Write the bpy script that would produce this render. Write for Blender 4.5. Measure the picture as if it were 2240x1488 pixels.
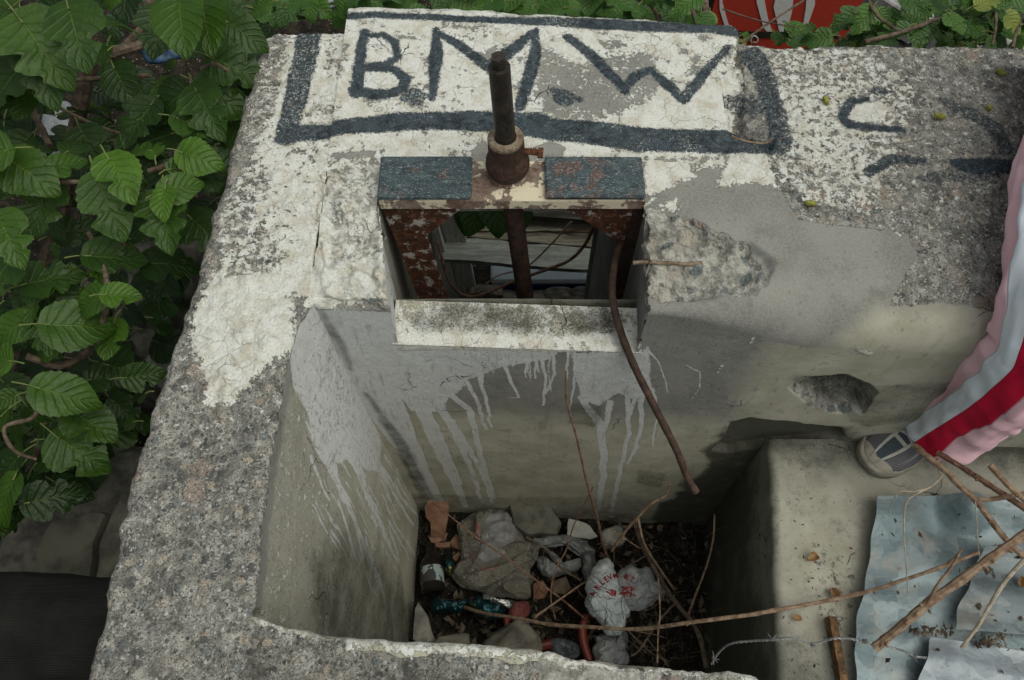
import bpy, bmesh, math, random
import numpy as np
from mathutils import Vector, Matrix

for o in list(bpy.data.objects):
    bpy.data.objects.remove(o)
SC = bpy.context.scene
COL = SC.collection
R = math.radians

# ---------------------------------------------------------------- camera, sky, sun, exposure
CAM_H, PITCH, FPX = 1.1, 62.0, 1701.0      # wall top is z = 0
cd = bpy.data.cameras.new('camera'); cam = bpy.data.objects.new('camera', cd); COL.objects.link(cam)
cam.location = (0, 0, CAM_H); cam.rotation_euler = (R(90 - PITCH), 0, 0)
cd.sensor_width = 36; cd.lens = FPX / 2240 * 36; cd.clip_start = 0.02; cd.clip_end = 500
SC.camera = cam
SUN_EL, SUN_AZ = 66, 118                     # azimuth clockwise from +Y (towards +X)
w = bpy.data.worlds.new('World'); SC.world = w; w.use_nodes = True
nt = w.node_tree
sky = nt.nodes.new('ShaderNodeTexSky'); sky.sky_type = 'NISHITA'; sky.sun_disc = False
sky.sun_elevation = R(SUN_EL); sky.sun_rotation = R(SUN_AZ)
sky.air_density = 1.0; sky.dust_density = 5.0; sky.ozone_density = 0.6
bg = nt.nodes['Background']; bg.inputs[1].default_value = 0.12
hs = nt.nodes.new('ShaderNodeHueSaturation'); hs.inputs['Saturation'].default_value = .38      # overcast: greyer than a clear sky
nt.links.new(sky.outputs[0], hs.inputs['Color'])
tn = nt.nodes.new('ShaderNodeMix'); tn.data_type = 'RGBA'; tn.blend_type = 'MULTIPLY'; tn.inputs[0].default_value = 1; tn.inputs[7].default_value = (.985, 1.015, .955, 1)
nt.links.new(hs.outputs[0], tn.inputs[6]); nt.links.new(tn.outputs[2], bg.inputs[0])
sd = bpy.data.lights.new('sun', 'SUN'); so = bpy.data.objects.new('sun', sd); COL.objects.link(so)
sd.energy = 1.15; sd.angle = R(70); sd.color = (1, .97, .86)
so.rotation_euler = (R(90 - SUN_EL), 0, R(180 - SUN_AZ))
SC.view_settings.view_transform = 'Standard'; SC.view_settings.look = 'None'
SC.view_settings.exposure = -0.1; SC.view_settings.gamma = 1
try: SC.view_settings.use_curve_mapping = False
except Exception: pass

# ---------------------------------------------------------------- measuring: photo pixel -> point on a real plane
ct, st = math.cos(R(PITCH)), math.sin(R(PITCH))
def ray(px, py):
    dx = (px - 1120) / FPX; dy = (744 - py) / FPX
    return np.array([dx, ct + dy * st, -st + dy * ct])
def PZ(px, py, z=0.0):
    d = ray(px, py); t = (z - CAM_H) / d[2]
    return np.array([d[0] * t, d[1] * t, z])
def PY(px, py, Y):
    d = ray(px, py); t = Y / d[1]
    return np.array([d[0] * t, Y, CAM_H + d[2] * t])
def PX(px, py, X):
    d = ray(px, py); t = X / d[0]
    return np.array([X, d[1] * t, CAM_H + d[2] * t])

# ---------------------------------------------------------------- objects
def link(o, parent=None):
    COL.objects.link(o)
    if parent is not None:
        o.parent = parent
    return o
def thing(name, label, cat, loc=(0, 0, 0), group=None):
    o = bpy.data.objects.new(name, None); COL.objects.link(o); o.location = loc
    o.empty_display_size = .05
    o['label'] = label; o['category'] = cat
    if group: o['group'] = group
    return o
def tag(o, label, cat, group=None):
    o['label'] = label; o['category'] = cat
    if group: o['group'] = group
    return o
def struct(o, kind='structure'):
    o['kind'] = kind; return o
def worldloc(p):
    v = Vector((0, 0, 0))
    while p is not None:
        v += p.location; p = p.parent
    return np.array(v)
def build(name, V, F, mat, parent=None, attrs=None, smooth=True, uv=None, mats=None, fmat=None):
    """V (n,3) array in world coordinates, F list/array of faces"""
    V = np.asarray(V, dtype=np.float64).reshape(-1, 3)
    if parent is not None: V = V - worldloc(parent)
    org = None
    me = bpy.data.meshes.new(name)
    if isinstance(F, np.ndarray) and F.ndim == 2:
        k = F.shape[1]; n = len(F)
        me.vertices.add(len(V)); me.vertices.foreach_set('co', V.astype(np.float32).ravel())
        me.loops.add(n * k); me.loops.foreach_set('vertex_index', F.astype(np.int32).ravel())
        me.polygons.add(n); me.polygons.foreach_set('loop_start', np.arange(0, n * k, k, dtype=np.int32))
        me.update(calc_edges=True)
    else:
        me.from_pydata([tuple(v) for v in V], [], [tuple(int(i) for i in f) for f in F])
    me.polygons.foreach_set('use_smooth', np.full(len(me.polygons), smooth, dtype=bool))
    for k, a in (attrs or {}).items():
        at = me.attributes.new(k, 'FLOAT', 'POINT'); at.data.foreach_set('value', np.asarray(a, dtype=np.float32).ravel())
    if mats:
        for m in mats: me.materials.append(m)
        me.polygons.foreach_set('material_index', np.asarray(fmat, dtype=np.int32))
    elif mat: me.materials.append(mat)
    me.validate(); me.update()
    o = bpy.data.objects.new(name, me)
    return link(o, parent)
def quads(n, m, wrap_n=False, wrap_m=False):
    i = np.arange(n if wrap_n else n - 1); j = np.arange(m if wrap_m else m - 1)
    I, J = np.meshgrid(i, j, indexing='ij'); I2 = (I + 1) % n; J2 = (J + 1) % m
    return np.stack([I * m + J, I2 * m + J, I2 * m + J2, I * m + J2], -1).reshape(-1, 4)
def grid(name, P, mat, parent=None, keep=None, attrs=None, wrap_n=False, wrap_m=False, smooth=True, flip=False):
    n, m = P.shape[:2]
    F = quads(n, m, wrap_n, wrap_m)
    if flip: F = F[:, ::-1]
    if keep is not None: F = F[np.asarray(keep).ravel()]
    V = P.reshape(-1, 3)
    A = {k: np.asarray(a).reshape(-1) for k, a in (attrs or {}).items()}
    if keep is not None:
        used = np.zeros(len(V), bool); used[F.ravel()] = True
        idx = np.cumsum(used) - 1; V = V[used]; F = idx[F]; A = {k: a[used] for k, a in A.items()}
    return build(name, V, F, mat, parent, A, smooth)
def gnormals(P):
    a = np.gradient(P, axis=0); b = np.gradient(P, axis=1)
    n = np.cross(a, b); return n / (np.linalg.norm(n, axis=-1, keepdims=True) + 1e-12)

class MB:
    """collects shapes; build() links them as one mesh object"""
    def __init__(s): s.V = []; s.F = []; s.n = 0
    def add(s, V, F):
        V = np.asarray(V, float).reshape(-1, 3)
        s.V.append(V); s.F += [tuple(int(i) + s.n for i in f) for f in F]; s.n += len(V); return s
    def box(s, c, d, rot=None, jit=0, bev=0):
        c = np.array(c, float); h = np.array(d, float) / 2
        if bev <= 0: bev = min(h) * .12
        pts = []; F = []
        # bevelled box: 24 verts
        for sx in (-1, 1):
            for sy in (-1, 1):
                for sz in (-1, 1):
                    S = np.array([sx, sy, sz])
                    for ax in range(3):
                        p = S * (h - bev); p[ax] = S[ax] * h[ax]; pts.append(p)
        V = np.array(pts)
        if jit: V = V + np.random.RandomState(int(abs(c[0]) * 1e4) % 9999).uniform(-jit, jit, V.shape)
        def vi(sx, sy, sz, ax): return (((sx + 1) // 2) * 4 + ((sy + 1) // 2) * 2 + (sz + 1) // 2) * 3 + ax
        for ax in range(3):
            o = [i for i in range(3) if i != ax]
            for sg in (-1, 1):
                f = []
                for a, b in ((-1, -1), (1, -1), (1, 1), (-1, 1)):
                    q = [0, 0, 0]; q[ax] = sg; q[o[0]] = a; q[o[1]] = b; f.append(vi(*q, ax))
                F.append(f if (sg > 0) == (ax != 1) else f[::-1])
            for a in (-1, 1):
                for b in (-1, 1):
                    q1 = [0, 0, 0]; q2 = [0, 0, 0]
                    q1[ax] = -1; q2[ax] = 1; q1[o[0]] = q2[o[0]] = a; q1[o[1]] = q2[o[1]] = b
                    f = [vi(*q1, o[0]), vi(*q2, o[0]), vi(*q2, o[1]), vi(*q1, o[1])]
                    sgn = a * b * (1 if ax != 1 else -1)
                    F.append(f if sgn < 0 else f[::-1])
        for sx in (-1, 1):
            for sy in (-1, 1):
                for sz in (-1, 1):
                    f = [vi(sx, sy, sz, i) for i in range(3)]
                    F.append(f if sx * sy * sz > 0 else f[::-1])
        if rot is not None: V = V @ np.array(rot.to_3x3()).T
        return s.add(V + c, F)
    def tube(s, pts, rad, seg=10, caps=True, jit=0, rs=None):
        P = np.array(pts, float); n = len(P)
        r = np.full(n, rad) if np.isscalar(rad) else np.array(rad, float)
        T = np.gradient(P, axis=0); T /= np.linalg.norm(T, axis=1, keepdims=True) + 1e-9
        up = np.array([0, 0, 1.]) if abs(T[0][2]) < .9 else np.array([1., 0, 0])
        a = np.cross(T[0], up); a /= np.linalg.norm(a); V = []
        for i in range(n):
            a = a - T[i] * a.dot(T[i]); a /= np.linalg.norm(a); b = np.cross(T[i], a)
            ph = np.arange(seg) / seg * 2 * math.pi
            rr = r[i] * (1 + (rs.uniform(-jit, jit, seg) if jit else 0))
            V.append(P[i] + (np.cos(ph) * rr)[:, None] * a + (np.sin(ph) * rr)[:, None] * b)
        V = np.concatenate(V); F = [tuple(f) for f in quads(n, seg, False, True)]
        if caps: F.append(tuple(range(seg))[::-1]); F.append(tuple(range((n - 1) * seg, n * seg)))
        return s.add(V, F)
    def lathe(s, prof, c, seg=32, axis=None):
        """prof: list of (radius, height)"""
        ph = np.arange(seg) / seg * 2 * math.pi; V = []
        for r_, h in prof: V.append(np.stack([np.cos(ph) * r_, np.sin(ph) * r_, np.full(seg, h)], -1))
        V = np.concatenate(V); F = [tuple(f)[::-1] for f in quads(len(prof), seg, False, True)]
        if prof[0][0] > 1e-6: F.append(tuple(range(seg))[::-1])
        if prof[-1][0] > 1e-6: F.append(tuple(range((len(prof) - 1) * seg, len(prof) * seg)))
        if axis is not None: V = V @ np.array(axis.to_3x3()).T
        return s.add(V + np.array(c, float), F)
    def build(s, name, mat, parent=None, smooth=True, auto=True):
        o = build(name, np.concatenate(s.V), s.F, mat, parent, None, smooth)
        if auto: sharp(o.data)
        return o
def sharp(me, ang=35):
    me.set_sharp_from_angle(angle=R(ang)) if hasattr(me, 'set_sharp_from_angle') else None

# ---------------------------------------------------------------- noise in numpy
def _h(i, j, k, seed):
    x = (i.astype(np.int64) * 374761393 + j.astype(np.int64) * 668265263 + k.astype(np.int64) * 2147483647 + seed * 1274126177) & 0xFFFFFFFF
    x = ((x ^ (x >> 13)) * 1274126177) & 0xFFFFFFFF
    x = ((x ^ (x >> 16)) * 2246822519) & 0xFFFFFFFF
    return ((x ^ (x >> 15)) & 0xFFFFFF) / float(0xFFFFFF)
def vn(P, scale, seed=0):
    Q = np.asarray(P) * scale + 100.0; I = np.floor(Q); f = Q - I; f = f * f * (3 - 2 * f); I = I.astype(np.int64)
    r = 0
    for a in (0, 1):
        for b in (0, 1):
            for c in (0, 1):
                wt = (f[..., 0] if a else 1 - f[..., 0]) * (f[..., 1] if b else 1 - f[..., 1]) * (f[..., 2] if c else 1 - f[..., 2])
                r = r + wt * _h(I[..., 0] + a, I[..., 1] + b, I[..., 2] + c, seed)
    return r * 2 - 1
def fbm(P, scale, seed=0, oct=4, g=.5):
    r = 0; a = 1; s = 0
    for o in range(oct): r = r + a * vn(P, scale * 2.03 ** o, seed + o * 7); s += a; a *= g
    return r / s
def worley(P, scale, seed=0):
    Q = np.asarray(P) * scale + 100.0; I = np.floor(Q).astype(np.int64)
    best = np.full(Q.shape[:-1], 9.0); cid = np.zeros(Q.shape[:-1])
    for a in (-1, 0, 1):
        for b in (-1, 0, 1):
            for c in (-1, 0, 1):
                i, j, k = I[..., 0] + a, I[..., 1] + b, I[..., 2] + c
                d = (i + _h(i, j, k, seed) - Q[..., 0]) ** 2 + (j + _h(i, j, k, seed + 1) - Q[..., 1]) ** 2 + (k + _h(i, j, k, seed + 2) - Q[..., 2]) ** 2
                m = d < best; best = np.where(m, d, best); cid = np.where(m, _h(i, j, k, seed + 3), cid)
    return np.sqrt(best), cid
def crease(P, f, seed, n=9):
    """sharp crossing folds, like crushed film or cloth; about 0..1"""
    r_ = np.random.RandomState(seed); W = np.stack([vn(P, f * .5, seed + k) for k in range(2)], -1) * .35 / f; s = 0; tot = 0
    for i in range(n):
        a = r_.uniform(0, math.pi); k = f * r_.uniform(.5, 2.6); t = ((P[..., 0] + W[..., 0]) * math.cos(a) + (P[..., 1] + W[..., 1]) * math.sin(a)) * k + r_.uniform(0, 9)
        am = f / k * (.4 + .6 * np.clip(vn(P, f * .6, seed + 20 + i) + .6, 0, 1)); s = s + am * (1 - 2 * np.abs(t - np.floor(t + .5))); tot += f / k
    return s / tot
def sstep(a, b, x):
    t = np.clip((x - a) / (b - a), 0, 1); return t * t * (3 - 2 * t)
def polysd(x, y, poly):
    """signed distance, positive inside"""
    p = np.asarray(poly, float)[:, :2]; n = len(p); d = np.full(x.shape, 1e9); ins = np.zeros(x.shape, bool)
    for i in range(n):
        a = p[i]; b = p[(i + 1) % n]; e = b - a; wx = x - a[0]; wy = y - a[1]
        t = np.clip((wx * e[0] + wy * e[1]) / (e @ e + 1e-12), 0, 1)
        d = np.minimum(d, (wx - e[0] * t) ** 2 + (wy - e[1] * t) ** 2)
        c = ((a[1] > y) != (b[1] > y)) & (x < (b[0] - a[0]) * (y - a[1]) / (b[1] - a[1] + 1e-12) + a[0])
        ins ^= c
    d = np.sqrt(d); return np.where(ins, d, -d)
def strokesd(x, y, pts, rad):
    p = np.asarray(pts, float)[:, :2]; r = np.full(len(p), rad) if np.isscalar(rad) else np.asarray(rad, float)
    best = np.full(x.shape, -1e9)
    for i in range(len(p) - 1):
        a = p[i]; e = p[i + 1] - a; wx = x - a[0]; wy = y - a[1]
        t = np.clip((wx * e[0] + wy * e[1]) / (e @ e + 1e-12), 0, 1)
        best = np.maximum(best, r[i] + (r[i + 1] - r[i]) * t - np.hypot(wx - e[0] * t, wy - e[1] * t))
    return best
def cr(pts, n=8):
    """Catmull-Rom through points"""
    p = np.asarray(pts, float); p = np.vstack([2 * p[0] - p[1], p, 2 * p[-1] - p[-2]]); out = []
    for i in range(1, len(p) - 2):
        for t in np.linspace(0, 1, n, endpoint=False):
            out.append(.5 * ((2 * p[i]) + (-p[i - 1] + p[i + 1]) * t + (2 * p[i - 1] - 5 * p[i] + 4 * p[i + 1] - p[i + 2]) * t * t + (-p[i - 1] + 3 * p[i] - 3 * p[i + 1] + p[i + 2]) * t ** 3))
    out.append(p[-2]); return np.array(out)

# ---------------------------------------------------------------- node helper
class NT:
    def __init__(s, name, rough=.85, spec=.3):
        s.m = bpy.data.materials.new(name); s.m.use_nodes = True; s.t = s.m.node_tree
        s.b = s.t.nodes['Principled BSDF']; s.b.inputs['Roughness'].default_value = rough
        s.b.inputs['Specular IOR Level'].default_value = spec
        tc = s.t.nodes.new('ShaderNodeTexCoord'); s.P = tc.outputs['Object']
    def put(s, sock, v):
        if v is None: return
        if hasattr(v, 'is_linked') or hasattr(v, 'links'): s.t.links.new(v, sock)
        elif isinstance(v, (tuple, list)):
            sock.default_value = tuple(v) + ((1,) if len(sock.default_value) == 4 and len(v) == 3 else ())
        else:
            sock.default_value = v
    def attr(s, n):
        a = s.t.nodes.new('ShaderNodeAttribute'); a.attribute_name = n; return a.outputs['Fac']
    def ma(s, op, a, b=0.5, c=None, clamp=False):
        n = s.t.nodes.new('ShaderNodeMath'); n.operation = op; n.use_clamp = clamp
        s.put(n.inputs[0], a); s.put(n.inputs[1], b)
        if c is not None: s.put(n.inputs[2], c)
        return n.outputs[0]
    def mix(s, f, a, b, mode='MIX'):
        n = s.t.nodes.new('ShaderNodeMix'); n.data_type = 'RGBA'; n.blend_type = mode
        s.put(n.inputs[0], f); s.put(n.inputs[6], a); s.put(n.inputs[7], b); return n.outputs[2]
    def noise(s, scale, det=4, rough=.55, vec=None, dist=0):
        n = s.t.nodes.new('ShaderNodeTexNoise'); n.inputs['Scale'].default_value = scale
        n.inputs['Detail'].default_value = det; n.inputs['Roughness'].default_value = rough; n.inputs['Distortion'].default_value = dist
        s.put(n.inputs['Vector'], vec or s.P); return n.outputs['Fac']
    def vor(s, scale, feat='F1', vec=None, out='Distance', rnd=1):
        n = s.t.nodes.new('ShaderNodeTexVoronoi'); n.feature = feat; n.inputs['Scale'].default_value = scale
        n.inputs['Randomness'].default_value = rnd
        s.put(n.inputs['Vector'], vec or s.P)
        return n if out is None else n.outputs[out]
    def warp(s, amt, scale, vec=None):
        n = s.t.nodes.new('ShaderNodeTexNoise'); n.inputs['Scale'].default_value = scale; n.inputs['Detail'].default_value = 3
        s.put(n.inputs['Vector'], vec or s.P)
        a = s.t.nodes.new('ShaderNodeVectorMath'); a.operation = 'SUBTRACT'; s.put(a.inputs[0], n.outputs['Color']); a.inputs[1].default_value = (.5, .5, .5)
        b = s.t.nodes.new('ShaderNodeVectorMath'); b.operation = 'SCALE'; s.put(b.inputs[0], a.outputs[0]); b.inputs['Scale'].default_value = amt
        c = s.t.nodes.new('ShaderNodeVectorMath'); c.operation = 'ADD'; s.put(c.inputs[0], vec or s.P); s.put(c.inputs[1], b.outputs[0])
        return c.outputs[0]
    def scl(s, v, vec=None):
        n = s.t.nodes.new('ShaderNodeMapping'); n.inputs['Scale'].default_value = v; s.put(n.inputs['Vector'], vec or s.P); return n.outputs[0]
    def sm(s, x, a, b, lo=0.0, hi=1.0):
        n = s.t.nodes.new('ShaderNodeMapRange'); n.interpolation_type = 'SMOOTHSTEP'
        s.put(n.inputs['Value'], x); n.inputs['From Min'].default_value = a; n.inputs['From Max'].default_value = b
        n.inputs['To Min'].default_value = lo; n.inputs['To Max'].default_value = hi; return n.outputs[0]
    def ramp(s, f, stops, const=False):
        n = s.t.nodes.new('ShaderNodeValToRGB'); e = n.color_ramp.elements
        if const: n.color_ramp.interpolation = 'CONSTANT'
        while len(e) > 1: e.remove(e[-1])
        e[0].position = stops[0][0]; e[0].color = tuple(stops[0][1]) + (1,)
        for p, c in stops[1:]:
            x = e.new(p); x.color = tuple(c) + (1,)
        s.put(n.inputs[0], f); return n.outputs[0]
    def rgb0(s, col):
        n = s.t.nodes.new('ShaderNodeSeparateColor'); s.put(n.inputs[0], col); return n.outputs[0]
    def bump(s, h, dist=.002, strength=1.0):
        n = s.t.nodes.new('ShaderNodeBump'); n.inputs['Distance'].default_value = dist; n.inputs['Strength'].default_value = strength
        s.put(n.inputs['Height'], h); s.put(s.b.inputs['Normal'], n.outputs[0])
    def col(s, c): s.put(s.b.inputs['Base Color'], c)
    def rough(s, c): s.put(s.b.inputs['Roughness'], c)
def simple(name, c1, c2, scale=30, rough=.8, bump=.0, bscale=None, metal=0, spec=.3, det=5, lo=.35, hi=.65):
    n = NT(name, rough, spec); x = n.noise(scale, det)
    n.col(n.mix(n.sm(x, lo, hi), c1, c2)); n.b.inputs['Metallic'].default_value = metal
    if bump: n.bump(n.noise(bscale or scale * 2, 6), bump)
    return n.m
# ================================================================ concrete material
def concrete_mat(name='weathered_concrete', base_agg=None):
    n = NT(name, .88, .25)
    A = {k: n.attr('a_' + k) for k in ('agg', 'white', 'blue', 'silver', 'beige', 'dark', 'lump')}
    def mask(k, N, amp, s=.03):
        v = n.ma('ADD', A[k], n.ma('MULTIPLY', n.ma('SUBTRACT', N, .5), amp))
        return n.sm(v, .5 - s, .5 + s)
    wv = n.warp(.006, 60)
    nz_big = n.noise(9, 2); nz_mid = n.noise(45, 4, .62); nz_fine = n.noise(230, 3, .7); nz_edge = n.noise(70, 4, .7); nz_e2 = n.noise(170, 3, .75)
    # exposed aggregate
    v1 = n.vor(62, vec=wv, out=None); v2 = n.vor(150, vec=wv, out=None); v3 = n.vor(24, vec=n.warp(.02, 20), out=None); v4 = n.vor(330, out=None)
    matrix = n.ramp(nz_mid, [(.3, (.085, .084, .072)), (.46, (.20, .195, .172)), (.60, (.32, .31, .275)), (.72, (.42, .405, .36))])
    r1 = n.rgb0(v1.outputs['Color']); r2 = n.rgb0(v2.outputs['Color']); r3 = n.rgb0(v3.outputs['Color']); r4 = n.rgb0(v4.outputs['Color'])
    c2 = n.ramp(r2, [(0, (.045, .05, .05)), (.22, (.11, .11, .10)), (.5, (.24, .23, .2)), (.78, (.36, .35, .31)), (.93, (.5, .5, .47)), (.98, (.28, .2, .15))], True)
    c1 = n.ramp(r1, [(0, (.17, .16, .145)), (.3, (.3, .28, .24)), (.5, (.085, .09, .09)), (.6, (.38, .36, .32)), (.82, (.40, .34, .27)), (.9, (.17, .19, .19))], True)
    c3 = n.ramp(r3, [(0, (.24, .25, .24)), (.3, (.38, .35, .28)), (.5, (.13, .16, .165)), (.75, (.33, .3, .26)), (.9, (.30, .24, .19))], True)
    m2 = n.ma('MULTIPLY', n.sm(v2.outputs['Distance'], .5, .32), n.sm(r2, .18, .2))
    agg = n.mix(n.ma('MULTIPLY', m2, .9), matrix, c2)
    m1 = n.ma('MULTIPLY', n.sm(v1.outputs['Distance'], .42, .36), n.sm(r1, .40, .43))
    agg = n.mix(n.ma('MULTIPLY', m1, .85), agg, c1)
    m3 = n.ma('MULTIPLY', n.sm(v3.outputs['Distance'], .40, .37), n.sm(r3, .80, .81))
    agg = n.mix(n.ma('MULTIPLY', m3, .75), agg, c3)
    m4 = n.ma('MULTIPLY', n.sm(r4, .80, .86), n.sm(nz_edge, .46, .56))
    agg = n.mix(n.ma('MULTIPLY', m4, .7), agg, (.5, .5, .47))
    agg = n.mix(n.ma('MULTIPLY', n.sm(nz_e2, .60, .72), .8), agg, (.52, .51, .47))
    agg = n.mix(n.ma('MULTIPLY', n.sm(n.noise(420, 2), .53, .64), .85), agg, (.05, .052, .05))
    agg = n.mix(n.ma('MULTIPLY', n.sm(n.noise(16, 4, .7), .54, .66), .55), agg, (.07, .075, .07))
    # plaster, grey to beige to olive
    pl = n.mix(n.sm(nz_big, .35, .65), (.175, .177, .162), (.235, .235, .213))
    pl = n.mix(n.sm(nz_fine, .35, .7), pl, n.mix(.5, pl, (.33, .32, .29)))
    bei = n.mix(n.sm(n.noise(13, 4, .6), .35, .65), (.36, .35, .265), (.46, .445, .365))
    pitz = n.vor(95, vec=n.scl((1, 1, .35)), out=None); pitm = n.ma('MULTIPLY', n.sm(pitz.outputs['Distance'], .30, .2), n.sm(n.rgb0(pitz.outputs['Color']), .86, .88))
    pl = n.mix(n.sm(A['beige'], .15, .85), pl, bei)
    pl = n.mix(n.ma('MULTIPLY', n.sm(n.noise(26, 4, .7), .56, .70), .45), pl, (.13, .13, .115))
    pl = n.mix(n.ma('MULTIPLY', pitm, .35), pl, (.10, .10, .085))
    # drip-wise weathering (world z stretched)
    dr = n.noise(1, 4, .65, vec=n.scl((60, 60, 7)))
    pl = n.mix(n.ma('MULTIPLY', n.sm(dr, .55, .72), .3), pl, (.15, .15, .125))
    ck = n.vor(5.5, 'DISTANCE_TO_EDGE', vec=n.warp(.09, 14))
    crack = n.ma('MULTIPLY', n.sm(ck, .006, .0015), n.sm(n.noise(4, 2), .60, .64))
    m_agg = mask('agg', nz_edge, .55); glum = n.sm(nz_big, .3, .7, .88, 1.12)
    col = n.mix(m_agg, pl, agg)
    # lumpy broken out concrete
    m_lump = mask('lump', nz_edge, .5)
    lum = n.mix(n.sm(nz_mid, .35, .6), (.22, .215, .19), (.43, .42, .375))
    lum = n.mix(n.ma('MULTIPLY', n.ma('MULTIPLY', n.sm(v3.outputs['Distance'], .42, .36), n.sm(r3, .42, .44)), .85), lum, c3)
    lum = n.mix(n.ma('MULTIPLY', n.ma('MULTIPLY', n.sm(v1.outputs['Distance'], .42, .36), n.sm(r1, .45, .48)), .7), lum, c1)
    lum = n.mix(n.ma('MULTIPLY', n.sm(nz_e2, .55, .68), .5), lum, (.12, .115, .1))
    col = n.mix(m_lump, col, lum)
    # silvery drips
    sil = n.mix(n.sm(nz_fine, .3, .7), (.50, .515, .51), (.66, .67, .66))
    sil = n.mix(n.ma('MULTIPLY', n.sm(n.noise(1, 3, .6, vec=n.scl((90, 90, 12))), .56, .7), .4), sil, (.22, .225, .22))
    m_sil = mask('silver', n.ma('ADD', n.ma('MULTIPLY', nz_e2, .6), n.ma('MULTIPLY', dr, .4)), .85, .06)
    col = n.mix(n.ma('MULTIPLY', m_sil, n.sm(nz_mid, .30, .55, .78, 1.0)), col, sil)
    # white lime paint
    wh = n.mix(n.sm(n.noise(30, 4, .7), .42, .68), (.64, .65, .61), (.49, .465, .385))
    wh = n.mix(n.ma('MULTIPLY', n.sm(n.noise(330, 2), .52, .68), .55), wh, (.42, .40, .34))
    wh = n.mix(n.ma('MULTIPLY', n.sm(nz_e2, .62, .72), .8), wh, (.26, .25, .215))
    ck2 = n.vor(26, 'DISTANCE_TO_EDGE', vec=n.warp(.03, 30))
    hair = n.ma('MULTIPLY', n.sm(ck2, .012, .003), n.sm(n.noise(11, 2), .5, .56))
    wh = n.mix(n.ma('MULTIPLY', hair, .6), wh, (.25, .24, .2))
    m_wh = mask('white', n.ma('ADD', n.ma('MULTIPLY', nz_edge, .6), n.ma('MULTIPLY', nz_e2, .4)), 2.2, .05)
    col = n.mix(m_wh, col, wh)
    # blue black paint
    bl = n.mix(n.sm(n.noise(80, 5), .35, .7), (.010, .020, .028), (.034, .056, .074))
    bl = n.mix(n.ma('MULTIPLY', n.sm(n.noise(420, 2, .7), .60, .70), .7), bl, (.3, .31, .3))
    m_bl = mask('blue', n.ma('ADD', n.ma('MULTIPLY', nz_e2, .6), n.ma('MULTIPLY', n.noise(500, 2, .7), .4)), 2.1, .14)
    col = n.mix(n.ma('MULTIPLY', m_bl, .97), col, bl)
    # dark tone: mould and stains, also darker corners, hole, bands and opening
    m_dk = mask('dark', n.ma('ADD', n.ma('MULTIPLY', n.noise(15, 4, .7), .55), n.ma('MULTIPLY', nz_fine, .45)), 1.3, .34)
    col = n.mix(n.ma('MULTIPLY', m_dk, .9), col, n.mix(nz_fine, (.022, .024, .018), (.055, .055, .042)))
    col = n.mix(n.ma('MULTIPLY', crack, n.ma('SUBTRACT', 1, m_agg)), col, (.06, .058, .05))
    n.col(col)
    # relief
    h_agg = n.ma('ADD', n.ma('MULTIPLY', n.sm(v1.outputs['Distance'], .6, .1), .5), n.ma('ADD', n.ma('MULTIPLY', n.sm(v2.outputs['Distance'], .6, .1), .35), n.ma('MULTIPLY', nz_fine, .9)))
    h_agg = n.ma('ADD', h_agg, n.ma('MULTIPLY', m3, .4))
    h_pl = n.ma('ADD', n.ma('MULTIPLY', nz_fine, .20), n.ma('ADD', n.ma('MULTIPLY', nz_mid, .16), n.ma('MULTIPLY', crack, -.7)))
    keep = n.ma('MULTIPLY', n.ma('MAXIMUM', m_agg, m_lump), n.ma('SUBTRACT', 1, n.ma('MULTIPLY', m_wh, .55)))
    h = n.ma('ADD', n.ma('MULTIPLY', h_agg, keep), n.ma('MULTIPLY', h_pl, n.ma('SUBTRACT', 1, keep)))
    h = n.ma('ADD', h, n.ma('MULTIPLY', m_wh, n.ma('ADD', .22, n.ma('MULTIPLY', nz_e2, .5)))); h = n.ma('ADD', h, n.ma('MULTIPLY', m_sil, .12))
    h = n.ma('SUBTRACT', h, n.ma('MULTIPLY', hair, n.ma('MULTIPLY', m_wh, .25)))
    n.bump(h, .0045, 1.0)
    n.rough(n.mix(m_bl, (.9, .9, .9), (.62, .62, .62)))
    return n.m
M_CON = concrete_mat()

# ================================================================ marks, each laid out on its own real plane
top = lambda pts: [PZ(x, y, 0)[:2] for x, y in pts]
TZ = lambda k, z=0: CAM_H / FPX
# back wall front face: vertical plane through A and B
FA = PZ(690, 655, 0); FB = PZ(2100, 705, 0)
Fdir = (FB - FA) / np.linalg.norm(FB - FA); Fn = np.array([Fdir[1], -Fdir[0], 0])   # towards the camera
def yface(X): return FA[1] + (X - FA[0]) * Fdir[1] / Fdir[0]
def PF(px, py):
    d = ray(px, py); C = np.array([0, 0, CAM_H]); t = ((FA - C) @ Fn) / (d @ Fn); return C + d * t
face = lambda pts: [(lambda p: (p[0], p[2]))(PF(x, y)) for x, y in pts]
XLT, XLB = -.338, -.283           # inner left face: x at top and at the floor
def xleft(z): return XLT + (XLB - XLT) * (-z / 1.3)
def PLf(px, py):
    d = ray(px, py); k = (XLB - XLT) / 1.3         # x = XLT - k z
    t = (XLT - k * CAM_H) / (d[0] + k * d[2]); return np.array([d[0] * t, d[1] * t, CAM_H + d[2] * t])
left = lambda pts: [(lambda p: (p[1], p[2]))(PLf(x, y)) for x, y in pts]
c1 = lambda L: [(x / 2.755 + 560, y / 2.755) for x, y in L]
c2 = lambda L: [(x / 2.755 + 1100, y / 2.755) for x, y in L]
c3 = lambda L: [(x / 2.126 + 1500, y / 2.126) for x, y in L]
PXM = 1 / 1330.                    # metres per photo pixel on the wall top, used for stroke widths
def conv(sd, soft, lvl=1.0): return np.clip(.5 + sd / soft, 0, 1) * 1.0 if lvl >= 1 else np.minimum(np.clip(.5 + sd / soft, 0, 1), lvl)

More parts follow.
